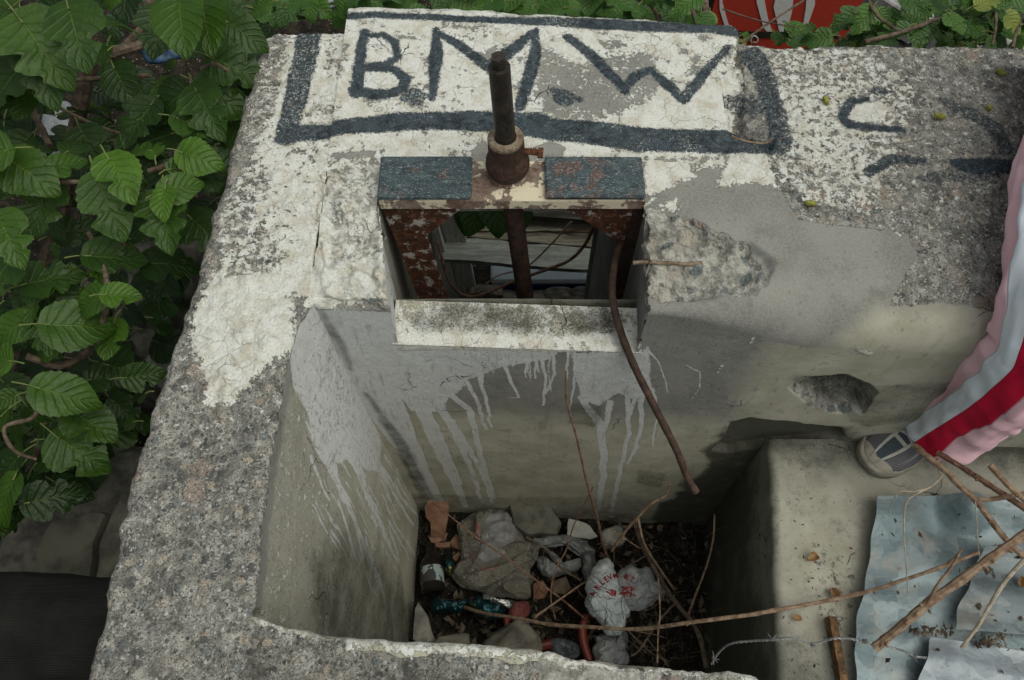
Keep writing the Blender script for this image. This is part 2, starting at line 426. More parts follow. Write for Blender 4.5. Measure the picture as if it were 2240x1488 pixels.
def top_marks(X, Y, base_agg):
    Z = np.zeros_like(X); n1 = fbm(np.stack([X, Y, Z], -1), 18, 3, 4); Xw = X + n1 * .006; Yw = Y + fbm(np.stack([Y, X, Z + 3], -1), 18, 5, 4) * .006
    a = {k: Z.copy() for k in ('agg', 'white', 'blue', 'silver', 'beige', 'dark', 'lump')}
    P = lambda pts: polysd(Xw, Yw, top(pts))
    S = lambda pts, w: strokesd(Xw, Yw, top(pts), np.array(w) * PXM * 1.32 / 2)
    a['agg'][:] = 1.0 if base_agg else .0
    if not base_agg:
        ag = P([(1640, 40), (2600, 40), (2600, 760), (2160, 655), (2060, 650), (1955, 655), (1985, 600), (2010, 560), (1985, 512), (1880, 497), (1750, 482), (1700, 410), (1650, 350), (1600, 300), (1580, 200), (1600, 130)])
        a['agg'] = np.maximum(a['agg'], conv(ag, .03))
        a['beige'] = conv(P([(1940, 650), (2600, 640), (2600, 900), (1800, 900), (1850, 700)]), .05) * .8
    # white paint
    gr = fbm(np.stack([X, Y, Z], -1), 30, 14, 4); wf = P([(690, 60), (740, 10), (1600, 50), (1625, 200), (1600, 300), (1680, 335), (1660, 345), (1430, 350), (1180, 352), (1000, 350), (850, 352), (690, 330), (640, 300), (650, 200)])
    W = np.minimum(conv(wf, .03), .74 + .42 * gr)
    worn = P([(1180, 110), (1260, 150), (1340, 130), (1420, 120), (1460, 180), (1400, 240), (1300, 270), (1200, 265), (1170, 200)])
    W = np.where(worn > -.04, np.minimum(W, 1 - .62 * sstep(-.04, .02, worn)), W)
    worn = P([(1030, 118), (1060, 122), (1090, 100), (1100, 140), (1060, 150), (1020, 140)]); W = np.minimum(W, 1 - .7 * sstep(-.008, .012, worn))
    worn = P([(1300, 90), (1360, 95), (1380, 115), (1320, 120)]); W = np.minimum(W, 1 - .6 * sstep(-.01, .012, worn))
    worn = P([(700, 338), (820, 330), (815, 375), (740, 385), (690, 370)]); W = np.minimum(W, 1 - .9 * sstep(-.008, .006, worn))
    worn = P([(1035, 335), (1060, 310), (1090, 330), (1160, 330), (1200, 312), (1240, 330), (1230, 352), (1030, 352)]); W = np.minimum(W, 1 - .8 * sstep(-.008, .006, worn))
    for x, y, r in ((1061, 89, 7), (1019, 163, 6), (905, 177, 6), (1004, 198, 6), (1033, 207, 6), (715, 240, 20), (680, 250, 14)):
        c = PZ(x, y)[:2]; W = np.minimum(W, 1 - .85 * sstep(-.002, .003, r * PXM - np.hypot(X - c[0], Y - c[1])))
    for poly, lv in (([(1590, 335), (1680, 335), (1700, 415), (1640, 400), (1565, 408)], .95), ([(1410, 350), (1500, 352), (1520, 385), (1470, 410), (1410, 430)], .8),
                     ([(1500, 350), (1640, 345), (1600, 365), (1500, 372)], .55),
                     ([(1640, 100), (1900, 110), (2000, 200), (1960, 340), (1900, 470), (1840, 450), (1760, 440), (1690, 380), (1700, 200)], .50),
                     ([(1700, 190), (1850, 190), (1900, 300), (1900, 400), (1800, 360), (1720, 340)], .58), ([(1900, 90), (2240, 100), (2240, 640), (1900, 480)], .36), ([(1840, 225), (1950, 225), (1940, 270), (1870, 275)], .8),
                     ([(680, 340), (840, 350), (860, 470), (870, 560), (850, 650), (690, 655)], .57), ([(690, 570), (850, 560), (870, 650), (700, 665)], .78),
                     ([(1330, 435), (1400, 440), (1400, 520), (1360, 560)], .9), ([(1400, 430), (1480, 440), (1480, 460), (1410, 470)], .45),
                     ([(1455, 440), (1485, 435), (1480, 465), (1460, 468)], .8)):
        W = np.maximum(W, conv(P(poly), .03, lv))
    # left wall coat
    lw = P([(640, 60), (720, 60), (720, 330), (735, 660), (690, 720), (655, 640), (640, 640), (650, 770), (600, 790), (560, 820), (520, 880), (455, 885), (450, 830), (425, 770), (415, 700), (450, 620), (500, 560), (560, 470), (590, 400), (560, 320), (600, 230)])
    Wl = np.minimum(conv(lw, .045), .64 + .22 * fbm(np.stack([X, Y, Z], -1), 9, 12, 3) + .25 * sstep(.82, .60, Y))
    hole = P([(505, 520), (590, 470), (600, 520), (640, 560), (600, 600), (480, 620)]); Wl = np.minimum(Wl, 1 - .75 * sstep(-.01, .02, hole))
    W = np.maximum(W, Wl)
    W = np.maximum(W, conv(P([(590, 70), (690, 60), (690, 340), (560, 330), (540, 300)]), .04, .45))
    W = np.maximum(W, conv(P([(480, 470), (560, 330), (690, 330), (690, 660), (620, 640), (500, 640)]), .05, .51))
    W = np.maximum(W, conv(P([(400, 600), (720, 600), (650, 900), (350, 950)]), .06, .33))
    a['white'] = W
    # blue black strokes
    B = Z - 9
    for pts, wd in ((c1([(450, 125), (700, 118), (1000, 130), (1500, 152), (2200, 178)]), [20, 19, 20, 22, 28]), (c2([(600, 178), (900, 195), (1250, 195), (1400, 215)]), [28, 32, 36, 30]),
                    (c1([(500, 775), (900, 752), (1300, 740), (1700, 755)]), [38, 44, 50, 54]), (c2([(120, 768), (300, 796), (800, 855), (1400, 866), (1600, 880)]), [52, 58, 60, 52, 40]),
                    (c1([(655, 215), (630, 400), (612, 585)]), [20, 24, 28]), (c1([(645, 235), (760, 237), (850, 285), (868, 360), (800, 412), (690, 430)]), [14, 16, 18, 17, 18, 26]),
                    (c1([(700, 430), (840, 440), (905, 500), (885, 560), (800, 590), (700, 590), (600, 560)]), [24, 22, 24, 24, 26, 28, 26]),
                    (c1([(1090, 200), (1088, 400), (1070, 610)]), [14, 32, 16]), (c1([(1085, 215), (1250, 320), (1410, 445)]), [14, 24, 26]),
                    (c1([(1400, 430), (1560, 310), (1695, 210)]), [26, 26, 14]), (c1([(1695, 215), (1660, 430), (1590, 665)]), [14, 32, 20]),
                    (c2([(395, 250), (560, 375), (730, 565)]), [22, 26, 20]), (c2([(725, 550), (790, 480), (885, 430)]), [20, 22, 14]), (c2([(880, 440), (980, 520), (1095, 610)]), [14, 24, 24]),
                    (c2([(1095, 600), (1200, 480), (1350, 305)]), [26, 24, 14]),
                    (c1([(612, 500), (585, 515)]), [8, 12])):
        B = np.maximum(B, S(pts, wd))
    wearb = .80 + .22 * fbm(np.stack([X, Y, Z], -1), 25, 8, 3); bl = np.minimum(conv(B, .014), wearb)
    for pts, wd, lv in ((c1([(890, 612), (960, 605), (1030, 595)]), [16, 44, 16], .62), (c2([(315, 560), (370, 605), (460, 612)]), [16, 42, 14], .62), (c1([(330, 215), (290, 420), (225, 640), (190, 830)]), [52, 50, 46, 46], .66), (c1([(190, 820), (350, 800), (560, 775)]), [44, 40, 34], .74),
                        (c2([(1500, 330), (1590, 500), (1650, 680), (1680, 880)]), [44, 44, 40, 40], .62), (c2([(1360, 600), (1500, 640), (1650, 620)]), [26, 40, 30], .55),
                        (c3([(845, 462), (765, 482), (728, 545), (775, 592), (900, 602), (1010, 612)]), [14, 20, 22, 22, 18, 14], .80), (c3([(890, 425), (915, 430)]), [22, 22], .6),
                        (c3([(845, 805), (960, 740), (1090, 745)]), [22, 22, 14], .64), (c3([(1260, 765), (1380, 770), (1520, 775)]), [30, 36, 36], .74),
                        (c3([(1100, 830), (1300, 820), (1450, 800)]), [20, 20, 20], .5), (c3([(1190, 470), (1330, 530), (1440, 600), (1480, 690)]), [14, 26, 30, 34], .55)):
        bl = np.maximum(bl, conv(S(pts, wd), .016, lv))
    a['blue'] = bl
    a['lump'] = np.maximum(conv(P([(1320, 430), (1400, 440), (1450, 470), (1520, 480), (1560, 520), (1640, 530), (1700, 570), (1680, 610), (1600, 650), (1500, 660), (1410, 645), (1380, 600), (1340, 520)]), .03),
                           np.maximum(conv(P([(680, 375), (850, 365), (880, 520), (880, 665), (690, 665), (680, 500)]), .03), conv(P([(1590, 110), (1625, 110), (1630, 290), (1700, 300), (1690, 330), (1640, 310), (1590, 290), (1575, 190)]), .02)))
    return a

def face_marks(X, Zc):
    """inner face of the back wall"""
    O = np.zeros_like(X); V = np.stack([X, O, Zc], -1); Xw = X + fbm(V, 22, 13, 4) * .005; Zw = Zc + fbm(V, 16, 15, 4) * .007
    a = {k: O.copy() for k in ('agg', 'white', 'blue', 'silver', 'beige', 'dark', 'lump')}
    P = lambda pts: polysd(Xw, Zw, face(pts))
    def S(pts, w):      # stroke width in photo px at that depth
        q = face(pts); r = [wi * PXM * .5 * (np.linalg.norm(PF(*p) - np.array([0, 0, CAM_H])) / 1.27) for wi, p in zip(w, pts)]
        return strokesd(Xw, Zw, q, r)
    a['beige'] = np.clip(np.maximum(sstep(-.30, -.62, Zc), conv(P([(1700, 700), (2600, 640), (2600, 1100), (1560, 1100), (1600, 860)]), .1) * .7) - .0, 0, 1)
    s = Z0 = O.copy()
    s = np.maximum(s, conv(P([(680, 640), (870, 640), (880, 745), (1010, 760), (1030, 800), (1010, 850), (980, 870), (960, 900), (900, 900), (870, 860), (830, 880), (700, 760)]), .02, .95))
    s = np.maximum(s, conv(P([(1000, 755), (1240, 755), (1200, 785), (1100, 800), (1000, 840)]), .03, .56))
    s = np.maximum(s, conv(P([(1250, 770), (1420, 770), (1425, 850), (1400, 880), (1350, 860), (1310, 890), (1270, 870)]), .03, .60))
    for pts, wd in (([(850, 860), (890, 960), (925, 1040), (960, 1100)], [50, 44, 40, 24]), ([(700, 700), (800, 860), (900, 1000)], [60, 60, 40]),
                    ([(900, 850), (950, 950), (990, 1040), (1018, 1108)], [34, 36, 26, 12]), ([(940, 850), (985, 930), (1030, 1020), (1050, 1090)], [30, 18, 12, 7]), ([(985, 920), (1050, 1020), (1078, 1100)], [20, 10, 8]),
                    ([(960, 840), (1030, 900), (1050, 990), (1082, 1090)], [20, 16, 11, 7]), ([(1010, 810), (1045, 880), (1062, 940)], [12, 9, 6]), ([(1040, 790), (1060, 860), (1075, 935)], [12, 8, 6]),
                    ([(1100, 770), (1115, 830), (1135, 868), (1112, 868)], [10, 8, 6, 4]), ([(1130, 770), (1122, 800)], [8, 5]), ([(1180, 770), (1195, 830), (1188, 885)], [10, 7, 6]), ([(1210, 770), (1215, 820), (1195, 860)], [8, 7, 5]), ([(1165, 770), (1180, 815)], [8, 4]),
                    ([(1270, 870), (1315, 930), (1322, 1000), (1318, 1060), (1308, 1120)], [16, 18, 16, 13, 8]), ([(1335, 880), (1322, 940)], [14, 10]), ([(1370, 850), (1376, 950), (1352, 1050), (1338, 1120)], [14, 9, 9, 7]),
                    ([(1405, 830), (1402, 930), (1392, 980), (1374, 1014)], [16, 9, 9, 5]), ([(1430, 850), (1438, 900), (1430, 978)], [7, 4, 4]), ([(1415, 760), (1440, 790), (1455, 830), (1460, 860)], [6, 4, 3, 3]), ([(1505, 800), (1530, 815), (1532, 850), (1515, 872)], [3, 3, 3, 3])):
        s = np.maximum(s, conv(S(pts, wd), .010))
    dq = np.random.RandomState(17)
    for i in range(34):
        x = dq.uniform(880, 1440); y0 = 765; l = dq.uniform(20, 95) if x < 1250 else dq.uniform(40, 150); lx = (x - 1180) * -.10 * l / 100; w_ = dq.uniform(3.5, 7)
        s = np.maximum(s, np.minimum(conv(S([(x, y0), (x + lx * .4 + dq.uniform(-5, 5), y0 + l * .5), (x + lx + dq.uniform(-5, 5), y0 + l)], [w_, w_ * .8, w_ * .6]), .008), .9))
    a['silver'] = s
    w = conv(P([(860, 730), (1400, 735), (1400, 762), (1200, 770), (1050, 764), (870, 768)]), .016, .82)
    w = np.maximum(w, conv(P([(680, 600), (870, 600), (860, 668), (700, 670)]), .02, .85))
    for pts, wd in (([(1825, 735), (1860, 755), (1905, 772)], [8, 22, 14]), ([(1815, 715), (1860, 712), (1900, 700)], [10, 12, 6]), ([(1645, 675), (1655, 690)], [16, 6]), ([(1652, 715), (1642, 755)], [4, 4]), ([(1578, 800), (1570, 815)], [4, 4])):
        w = np.maximum(w, conv(S(pts, wd), .008))
    a['white'] = w
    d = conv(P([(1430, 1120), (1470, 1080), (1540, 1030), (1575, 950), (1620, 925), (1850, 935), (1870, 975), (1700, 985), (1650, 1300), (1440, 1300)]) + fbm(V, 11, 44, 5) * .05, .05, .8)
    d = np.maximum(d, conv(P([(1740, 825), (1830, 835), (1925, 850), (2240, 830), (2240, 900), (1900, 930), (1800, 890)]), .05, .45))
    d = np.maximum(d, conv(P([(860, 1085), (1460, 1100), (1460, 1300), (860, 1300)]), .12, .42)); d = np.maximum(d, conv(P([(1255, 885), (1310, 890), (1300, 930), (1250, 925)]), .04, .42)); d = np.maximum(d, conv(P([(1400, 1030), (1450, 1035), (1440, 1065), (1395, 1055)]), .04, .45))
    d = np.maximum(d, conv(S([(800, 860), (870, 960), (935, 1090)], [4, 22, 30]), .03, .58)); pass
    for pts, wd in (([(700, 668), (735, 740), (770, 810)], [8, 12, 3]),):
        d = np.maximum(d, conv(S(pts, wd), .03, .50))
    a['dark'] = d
    a['lump'] = np.maximum(conv(P([(1725, 850), (1760, 825), (1850, 820), (1900, 840), (1920, 860), (1890, 910), (1830, 905), (1780, 890)]), .02),
                           conv(P([(1330, 400), (1700, 500), (1690, 620), (1600, 648), (1420, 640), (1390, 620)]), .02))
    return a

def left_marks(Y, Zc):
    O = np.zeros_like(Y); V = np.stack([O, Y, Zc], -1); Yw = Y + fbm(V, 22, 23, 4) * .006; Zw = Zc + fbm(V, 14, 25, 4) * .008
    a = {k: O.copy() for k in ('agg', 'white', 'blue', 'silver', 'beige', 'dark', 'lump')}
    P = lambda pts: polysd(Yw, Zw, left(pts))
    def S(pts, w):
        q = left(pts); r = [wi * PXM * .5 * (np.linalg.norm(PLf(*p) - np.array([0, 0, CAM_H])) / 1.27) * 1.3 for wi, p in zip(w, pts)]
        return strokesd(Yw, Zw, q, r)
    a['agg'] = conv(-Zc * 0 + (-.012 + (Zc + .02)), .03)
    a['beige'] = .55 + .45 * sstep(-.3, -.8, Zc)
    s = conv(P([(655, 640), (700, 660), (760, 760), (800, 850), (835, 930), (830, 1040), (790, 1020), (760, 1010), (720, 1020), (700, 960), (695, 900), (670, 850), (650, 760)]), .03, .93)
    for pts, wd in (([(720, 980), (760, 1100), (800, 1200), (830, 1290)], [26, 16, 9, 7]), ([(760, 980), (800, 1080), (850, 1190)], [18, 9, 6]), ([(800, 980), (850, 1060), (905, 1150)], [18, 8, 6]), ([(740, 1000), (750, 1090), (765, 1110)], [14, 12, 6]),
                    ([(780, 1010), (830, 1140), (870, 1230)], [12, 7, 6]), ([(800, 1180), (815, 1230), (840, 1300)], [9, 10, 8]), ([(820, 1000), (880, 1090), (915, 1130)], [10, 6, 5]), ([(745, 1100), (765, 1180), (775, 1220)], [7, 8, 4]), ([(780, 1160), (800, 1250), (812, 1290)], [6, 7, 3]), ([(850, 1150), (870, 1210), (880, 1260)], [5, 6, 3]), ([(700, 1000), (715, 1060), (730, 1090)], [12, 8, 4]), ([(835, 1080), (865, 1150), (895, 1190)], [5, 5, 3]), ([(790, 1040), (815, 1100), (835, 1130)], [8, 6, 4])):
        s = np.maximum(s, conv(S(pts, wd), .012, .75))
    dq = np.random.RandomState(19)
    for i in range(46):
        t = dq.uniform(0, 1); x = 700 + 190 * t + dq.uniform(-20, 20); y = 960 + 60 * t + dq.uniform(-40, 190); l = dq.uniform(25, 90); dx_ = .42 + .15 * t
        s = np.maximum(s, np.minimum(conv(S([(x, y), (x + l * dx_, y + l)], [dq.uniform(3, 7), 2]), .012), .66))
    a['silver'] = s
    a['white'] = np.clip(.24 + .22 * fbm(V, 5, 33, 3) + .10 * sstep(-.7, -.1, Zc), 0, .40)
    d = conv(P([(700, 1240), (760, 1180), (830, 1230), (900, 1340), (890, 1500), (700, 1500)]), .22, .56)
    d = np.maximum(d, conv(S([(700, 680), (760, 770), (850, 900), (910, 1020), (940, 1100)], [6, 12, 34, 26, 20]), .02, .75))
    a['dark'] = d
    return a

def attrs(a): return {'a_' + k: v for k, v in a.items()}
def merge(a, b, m): return {k: np.where(m, a[k], b[k]) for k in a}

# ================================================================ the tank
TANK = thing('concrete_tank', 'weathered concrete water tank with letters painted on its thick far wall', 'tank', (0, .4, -1.3))
FLOOR = -1.3
# ---- back wall: profile swept along X
SX0, SX1, NX = -.336, 1.36, 640
X = np.linspace(SX0, SX1, NX)
outer = np.array([PZ(620, 28), PZ(740, 20, .0), PZ(1000, 26), PZ(1300, 42), PZ(1600, 62), PZ(1612, 90), PZ(1700, 98), PZ(1900, 92), PZ(2240, 98), PZ(2700, 110)])
yo = np.interp(X, outer[:, 0], outer[:, 1]) + fbm(np.stack([X * 1, X * 0, X * 0], -1), 30, 2, 4) * .006
XNL, XNR = -.205, .224            # notch
ZS = -.146                        # sill level
YS_B = .748                       # sill far edge
YL = .945                         # lintel near edge (under the steel beam)
rin, rout = .016, .02
rows = []; tagr = []
# outer face, bottom to top
for z in np.linspace(FLOOR, -.03, 14): rows.append(('o', z))
for t in np.linspace(.1, .9, 5): rows.append(('ro', t))
NT_ = 215
for t in np.linspace(0, 1, NT_): rows.append(('t', t))
for t in np.linspace(.06, .96, 16): rows.append(('ri', t))
zz = np.concatenate([np.linspace(-rin, ZS, 50), np.linspace(ZS - .003, FLOOR, 350)])
for z in zz: rows.append(('f', z))
n_r = len(rows)
PG = np.zeros((NX, n_r, 3)); kind = np.array([r_[0] for r_ in rows])
yf = yface(X)
# the crease rounds off more towards the right
rr = .012 + .10 * sstep(.24, .55, X)
for j, (k, v) in enumerate(rows):
    if k == 'o': y, z = yo, np.full(NX, v)
    elif k == 'ro': y, z = yo - rout * (1 - math.cos(v * math.pi / 2)), -.02 + rout * math.sin(v * math.pi / 2) + 0 * X
    elif k == 't': y, z = (yo - rout) + ((yf + rr) - (yo - rout)) * v, 0 * X
    elif k == 'ri': y, z = yf + rr * (1 - math.sin(v * math.pi / 2)), -np.minimum(rr, .11) * (1 - math.cos(v * math.pi / 2))
    else:
        y = yf; rq = np.minimum(rr, .11); z = np.where(v > ZS, -rq + (ZS + rq) * ((v + rin) / (ZS + rin)), v)
    PG[:, j, 0] = X; PG[:, j, 1] = y; PG[:, j, 2] = z
istop = np.isin(kind, ['o', 'ro', 't', 'ri'])
a_t = top_marks(PG[..., 0], PG[..., 1], False); a_f = face_marks(PG[..., 0], PG[..., 2])
blend = np.zeros((NX, n_r)); blend[:, istop] = 1
fz = PG[..., 2]; blend = np.where(kind[None, :] == 'f', sstep(-.05, -.015, fz), blend)
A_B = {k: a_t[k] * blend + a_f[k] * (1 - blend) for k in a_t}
A_B['agg'] = np.maximum(A_B['agg'], (kind[None, :] == 'o') * 1.0)
N = gnormals(PG)
N = np.where((N @ np.array([0, -.3, 1]))[..., None].mean() < 0, -N, N)
def relief(P, a, seedoff=0):
    """height in metres from aggregate, lumps and coats"""
    w1, i1 = worley(P, 70, 1 + seedoff); w3, i3 = worley(P, 26, 9 + seedoff)
    agg = fbm(P, 30, 4, 4) * .0035 + fbm(P, 120, 6, 3) * .0016 + sstep(.6, .1, w1) * .0022 * (i1 > .4) + sstep(.55, .1, w3) * .006 * (i3 > .72)
    lump = fbm(P, 14, 11, 5, .6) * .024 + sstep(.7, .1, w3) * .013 * (i3 > .35) + sstep(.6, .1, w1) * .005 * (i1 > .5) - .010
    pl = fbm(P, 7, 17, 3) * .0022 + fbm(P, 60, 19, 3) * .0005
    ma, ml = sstep(.3, .7, a['agg']), sstep(.35, .75, a['lump'])
    h = pl * (1 - ma) + agg * ma; h = h * (1 - ml) + lump * ml
    return h + .0012 * sstep(.4, .7, a['white'])
h = relief(PG, A_B)
# BMW slab stands proud of the wall, fading out towards the front
sl = polysd(PG[..., 0], PG[..., 1], top([(700, 190), (722, 120), (738, 45), (745, 0), (1600, 40), (1612, 90), (1598, 150), (1585, 210), (1600, 300), (1500, 345), (1100, 345), (720, 320)])) + fbm(PG, 40, 31, 3) * .006
back = np.clip((PG[..., 1] - .95) / .35, 0, 1)
h = h + np.where(istop[None, :], sstep(-.003, .005, sl) * (.004 + .007 * back), 0)
# vertical joint between left wall and back wall, and broken hole in the face
g = strokesd(PG[..., 0], PG[..., 1], top([(688, 345), (690, 500), (700, 560), (688, 650)]), .004) ; h = h - np.where(istop[None, :], sstep(-.004, .006, g) * .012, 0)
Pf = lambda pts: polysd(PG[..., 0], PG[..., 2], face(pts)) + fbm(PG, 30, 37, 4) * .010
hole = Pf([(1730, 850), (1765, 828), (1850, 822), (1900, 842), (1915, 862), (1890, 908), (1835, 905), (1780, 885)])
h = h - np.where(kind[None, :] == 'f', sstep(-.002, .022, hole) * .045, 0)
A_B['dark'] = np.maximum(A_B['dark'], np.where(kind[None, :] == 'f', conv(hole - .008, .02, .62), 0))
brk = polysd(PG[..., 0], PG[..., 1], top([(1390, 470), (1520, 500), (1640, 540), (1690, 590), (1600, 640), (1420, 650), (1385, 600)])) + fbm(PG, 22, 39, 5) * .030
h = h - np.where(istop[None, :], sstep(-.005, .012, brk) * .016 * (1 + fbm(PG, 20, 41, 3)), 0)
A_B['lump'] = np.where(istop[None, :], np.maximum(A_B['lump'] * (PG[..., 0] < .3), sstep(-.012, .004, brk)), A_B['lump'])
brf = Pf([(1600, 925), (1640, 915), (1840, 935), (1860, 960), (1700, 975), (1590, 990), (1560, 985)])
h = h - np.where(kind[None, :] == 'f', sstep(-.003, .01, brf) * .02, 0)
dip = polysd(PG[..., 0], PG[..., 2], face([(2000, 715), (2400, 730), (2400, 2000), (1400, 2000)]))
h = h * np.where((kind == 'f')[None, :] & (PG[..., 0] > XNL - .02) & (PG[..., 0] < XNR + .02), sstep(.0, .03, np.abs(PG[..., 2] - ZS)), 1)
PGd = PG + N * h[..., None] * np.where(kind == 'o', 0.5, 1)[None, :, None]
cx = (PG[:-1, :-1, 0] + PG[1:, 1:, 0]) / 2; cy = (PG[:-1, :-1, 1] + PG[1:, 1:, 1]) / 2; cz = (PG[:-1, :-1, 2] + PG[1:, 1:, 2]) / 2
jag = fbm(np.stack([cx, cy, cz], -1), 40, 43, 3) * .004
ytap = np.clip((cy - FA[1]) / .2, 0, 1); inx = (cx > XNL - .032 * ytap + jag) & (cx < XNR + .012 * ytap + jag)
kk = kind[:-1]
cut = inx & (((kk == 'f')[None, :] & (cz > ZS - .001)) | (kk == 'ri')[None, :] | ((kk == 't')[None, :] & (cy < YL)) | ((kk == 'o')[None, :] & (cz < -.14)))
cut |= (kk == 'f')[None, :] & (cx > .66) & (cz < -.60)
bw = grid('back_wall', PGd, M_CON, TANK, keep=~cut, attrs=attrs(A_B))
bw['label'] = 'thick far wall, blue black letters painted on its white top'

def surf(name, O, U, V, nu, nv, fn, disp=1.0, flip=False, seed=0, parent=TANK, mat=None):
    """flat panel O + u U + v V, displaced; fn(P) -> marks"""
    O, U, V = map(np.array, (O, U, V)); u = np.linspace(0, 1, nu)[:, None, None]; v = np.linspace(0, 1, nv)[None, :, None]
    P = O + U * u + V * v; a = {k: np.zeros((nu, nv)) for k in ('agg', 'white', 'blue', 'silver', 'beige', 'dark', 'lump')}
    a.update(fn(P)); nn = np.cross(U, V); nn = nn / np.linalg.norm(nn) * (-1 if flip else 1)
    P = P + nn * (relief(P, a, seed) * disp)[..., None]
    return grid(name, P, mat or M_CON, parent, attrs=attrs(a), flip=flip)
# sill, drop behind the sill, cheeks, lintel
def sill_fn(P):
    q = [PZ(x, y, ZS)[:2] for x, y in ((925, 705), (1000, 690), (1180, 700), (1335, 700))]
    sdk = strokesd(P[..., 0], P[..., 1], q, [.012, .022, .018, .018])
    return {'white': np.clip(.58 + fbm(P, 16, 7, 3) * .35 + .2 * sstep(.685, .665, P[..., 1]), 0, .8), 'blue': np.clip(.5 + sdk / .06, 0, .36), 'dark': np.clip(.5 + sdk / .07, 0, .56), 'beige': np.full(P.shape[:2], 1.)}
surf('sill', (XNL - .012, yface(XNL) - .0015, ZS - .001), (XNR - XNL + .024, Fdir[1] * .43, 0), (0, YS_B - yface(XNL) + .001, 0), 160, 50, sill_fn, disp=.35)
surf('sill', (XNL - .03, YS_B, ZS + .0015), (XNR - XNL + .05, 0, 0), (0, .006, FLOOR - ZS), 60, 80, lambda P: {'beige': np.full(P.shape[:2], 1.), 'dark': np.full(P.shape[:2], .4)})
def cheekL(P):
    o = np.zeros(P.shape[:2]); fr = sstep(.84, .78, P[..., 1])
    return {'silver': fr * .75, 'lump': np.clip(.1 + .8 * sstep(-.05, -.01, P[..., 2]), 0, 1) * fr, 'white': fr * sstep(-.06, -.01, P[..., 2]) * .7, 'beige': o + .5, 'dark': sstep(.80, 1.0, P[..., 1]) * .5}
surf('notch_cheek', (XNL - .002, yface(XNL) + .003, .001), (-.032, .20, 0), (.0, 0, -1.29), 90, 220, cheekL, flip=True)
surf('notch_cheek', (XNL - .034, yface(XNL) + .203, .0005), (.0, .43, 0), (.0, 0, -1.29), 80, 180, cheekL, flip=True)
def cheekR(P):
    o = np.zeros(P.shape[:2]); return {'silver': o + .2, 'beige': o + .2, 'dark': o + .35, 'lump': sstep(-.10, -.02, P[..., 2]) * .7}
surf('notch_cheek', (XNR + .002, yface(XNR) + .003, .001), (.012, .20, 0), (.0, 0, -1.29), 90, 220, cheekR)
surf('notch_cheek', (XNR + .014, yface(XNR) + .203, .0005), (.0, .43, 0), (.0, 0, -1.29), 80, 180, cheekR)
surf('lintel', (XNL - .04, YL, .0), (XNR - XNL + .06, 0, 0), (0, .004, -.14), 60, 20, lambda P: {'agg': np.full(P.shape[:2], 1.)}, flip=False)
surf('lintel', (XNL - .04, YL + .002, -.138), (XNR - XNL + .06, 0, 0), (0, .36, 0), 60, 60, lambda P: {'beige': np.full(P.shape[:2], 1.), 'dark': np.full(P.shape[:2], .4)}, flip=True)

# ---- left wall
SY0, SY1, NY = -.14, 1.285, 480
Y = np.linspace(SY0, SY1, NY)
oe = np.array([PZ(130, 1800), PZ(205, 1500), PZ(232, 1400), PZ(262, 1270), PZ(300, 1090), PZ(345, 930), PZ(400, 760), PZ(440, 630), PZ(500, 430), PZ(520, 330), PZ(560, 200), PZ(590, 90), PZ(640, 50)])
o_i = np.argsort(oe[:, 1]); xo = np.interp(Y, oe[o_i, 1], oe[o_i, 0]) + fbm(np.stack([Y, Y * 0, Y * 0 + 5], -1), 24, 2, 5) * .008
ie = np.array([PZ(528, 1490), PZ(548, 1360), PZ(562, 1200), PZ(588, 1000), PZ(622, 800), PZ(650, 700), PZ(684, 655)])
i_i = np.argsort(ie[:, 1]); xi = np.interp(Y, ie[i_i, 1], ie[i_i, 0]); xi = np.where(Y > FA[1], -.334, xi) + np.where(Y < FA[1], fbm(np.stack([Y, Y * 0, Y * 0 + 9], -1), 30, 2, 4) * .003, 0)
rows = [('o', z) for z in np.linspace(FLOOR, -.04, 30)] + [('ro', t) for t in np.linspace(.1, .9, 6)] + [('t', t) for t in np.linspace(0, 1, 84)] + [('ri', t) for t in np.linspace(.12, .88, 5)] + [('f', z) for z in np.linspace(-.014, FLOOR, 330)]
PG = np.zeros((NY, len(rows), 3)); kind = np.array([r_[0] for r_ in rows]); ri = np.where(Y < FA[1], .012, .003)
for j, (k, v) in enumerate(rows):
    if k == 'o': x, z = xo - .02, v + 0 * Y
    elif k == 'ro': x, z = xo - .02 * (math.cos(v * math.pi / 2)), -.03 + .03 * math.sin(v * math.pi / 2) + 0 * Y
    elif k == 't': x, z = xo + ((xi - ri) - xo) * v, 0 * Y
    elif k == 'ri': x, z = xi - ri * (1 - math.sin(v * math.pi / 2)), -ri * (1 - math.cos(v * math.pi / 2))
    else:
        x = xi + (xleft(v) - XLT) + (XLT - xi) * sstep(-.02, -.45, v) * np.where(Y < FA[1], 1, 0); z = v + 0 * Y
    PG[:, j, 0] = x; PG[:, j, 1] = Y; PG[:, j, 2] = z
a_t = top_marks(PG[..., 0], PG[..., 1], True); a_f = left_marks(PG[..., 1], PG[..., 2])
bl_ = np.where(kind[None, :] == 'f', sstep(-.05, -.02, PG[..., 2]), 1.0)
A_L = {k: a_t[k] * bl_ + a_f[k] * (1 - bl_) for k in a_t}; A_L['silver'] = np.where(kind[None, :] == 'f', a_f['silver'], 0); A_L['white'] = np.where(kind[None, :] == 'f', a_f['white'] * (1 - bl_) , A_L['white']); A_L['agg'] = np.where(kind[None, :] == 'f', a_f['agg'], 1.0)
N = gnormals(PG)
if N[NY // 2, 60, 2] < 0: N = -N
h = relief(PG, A_L, 3)
g = polysd(PG[..., 1], PG[..., 2], left([(560, 1335), (600, 1330), (612, 1350), (590, 1380), (560, 1380)])); h = h - np.where(kind[None, :] == 'f', sstep(-.002, .01, g) * .03, 0)
lumpl = polysd(PG[..., 0], PG[..., 1], top([(690, 560), (860, 560), (860, 660), (690, 660)]))
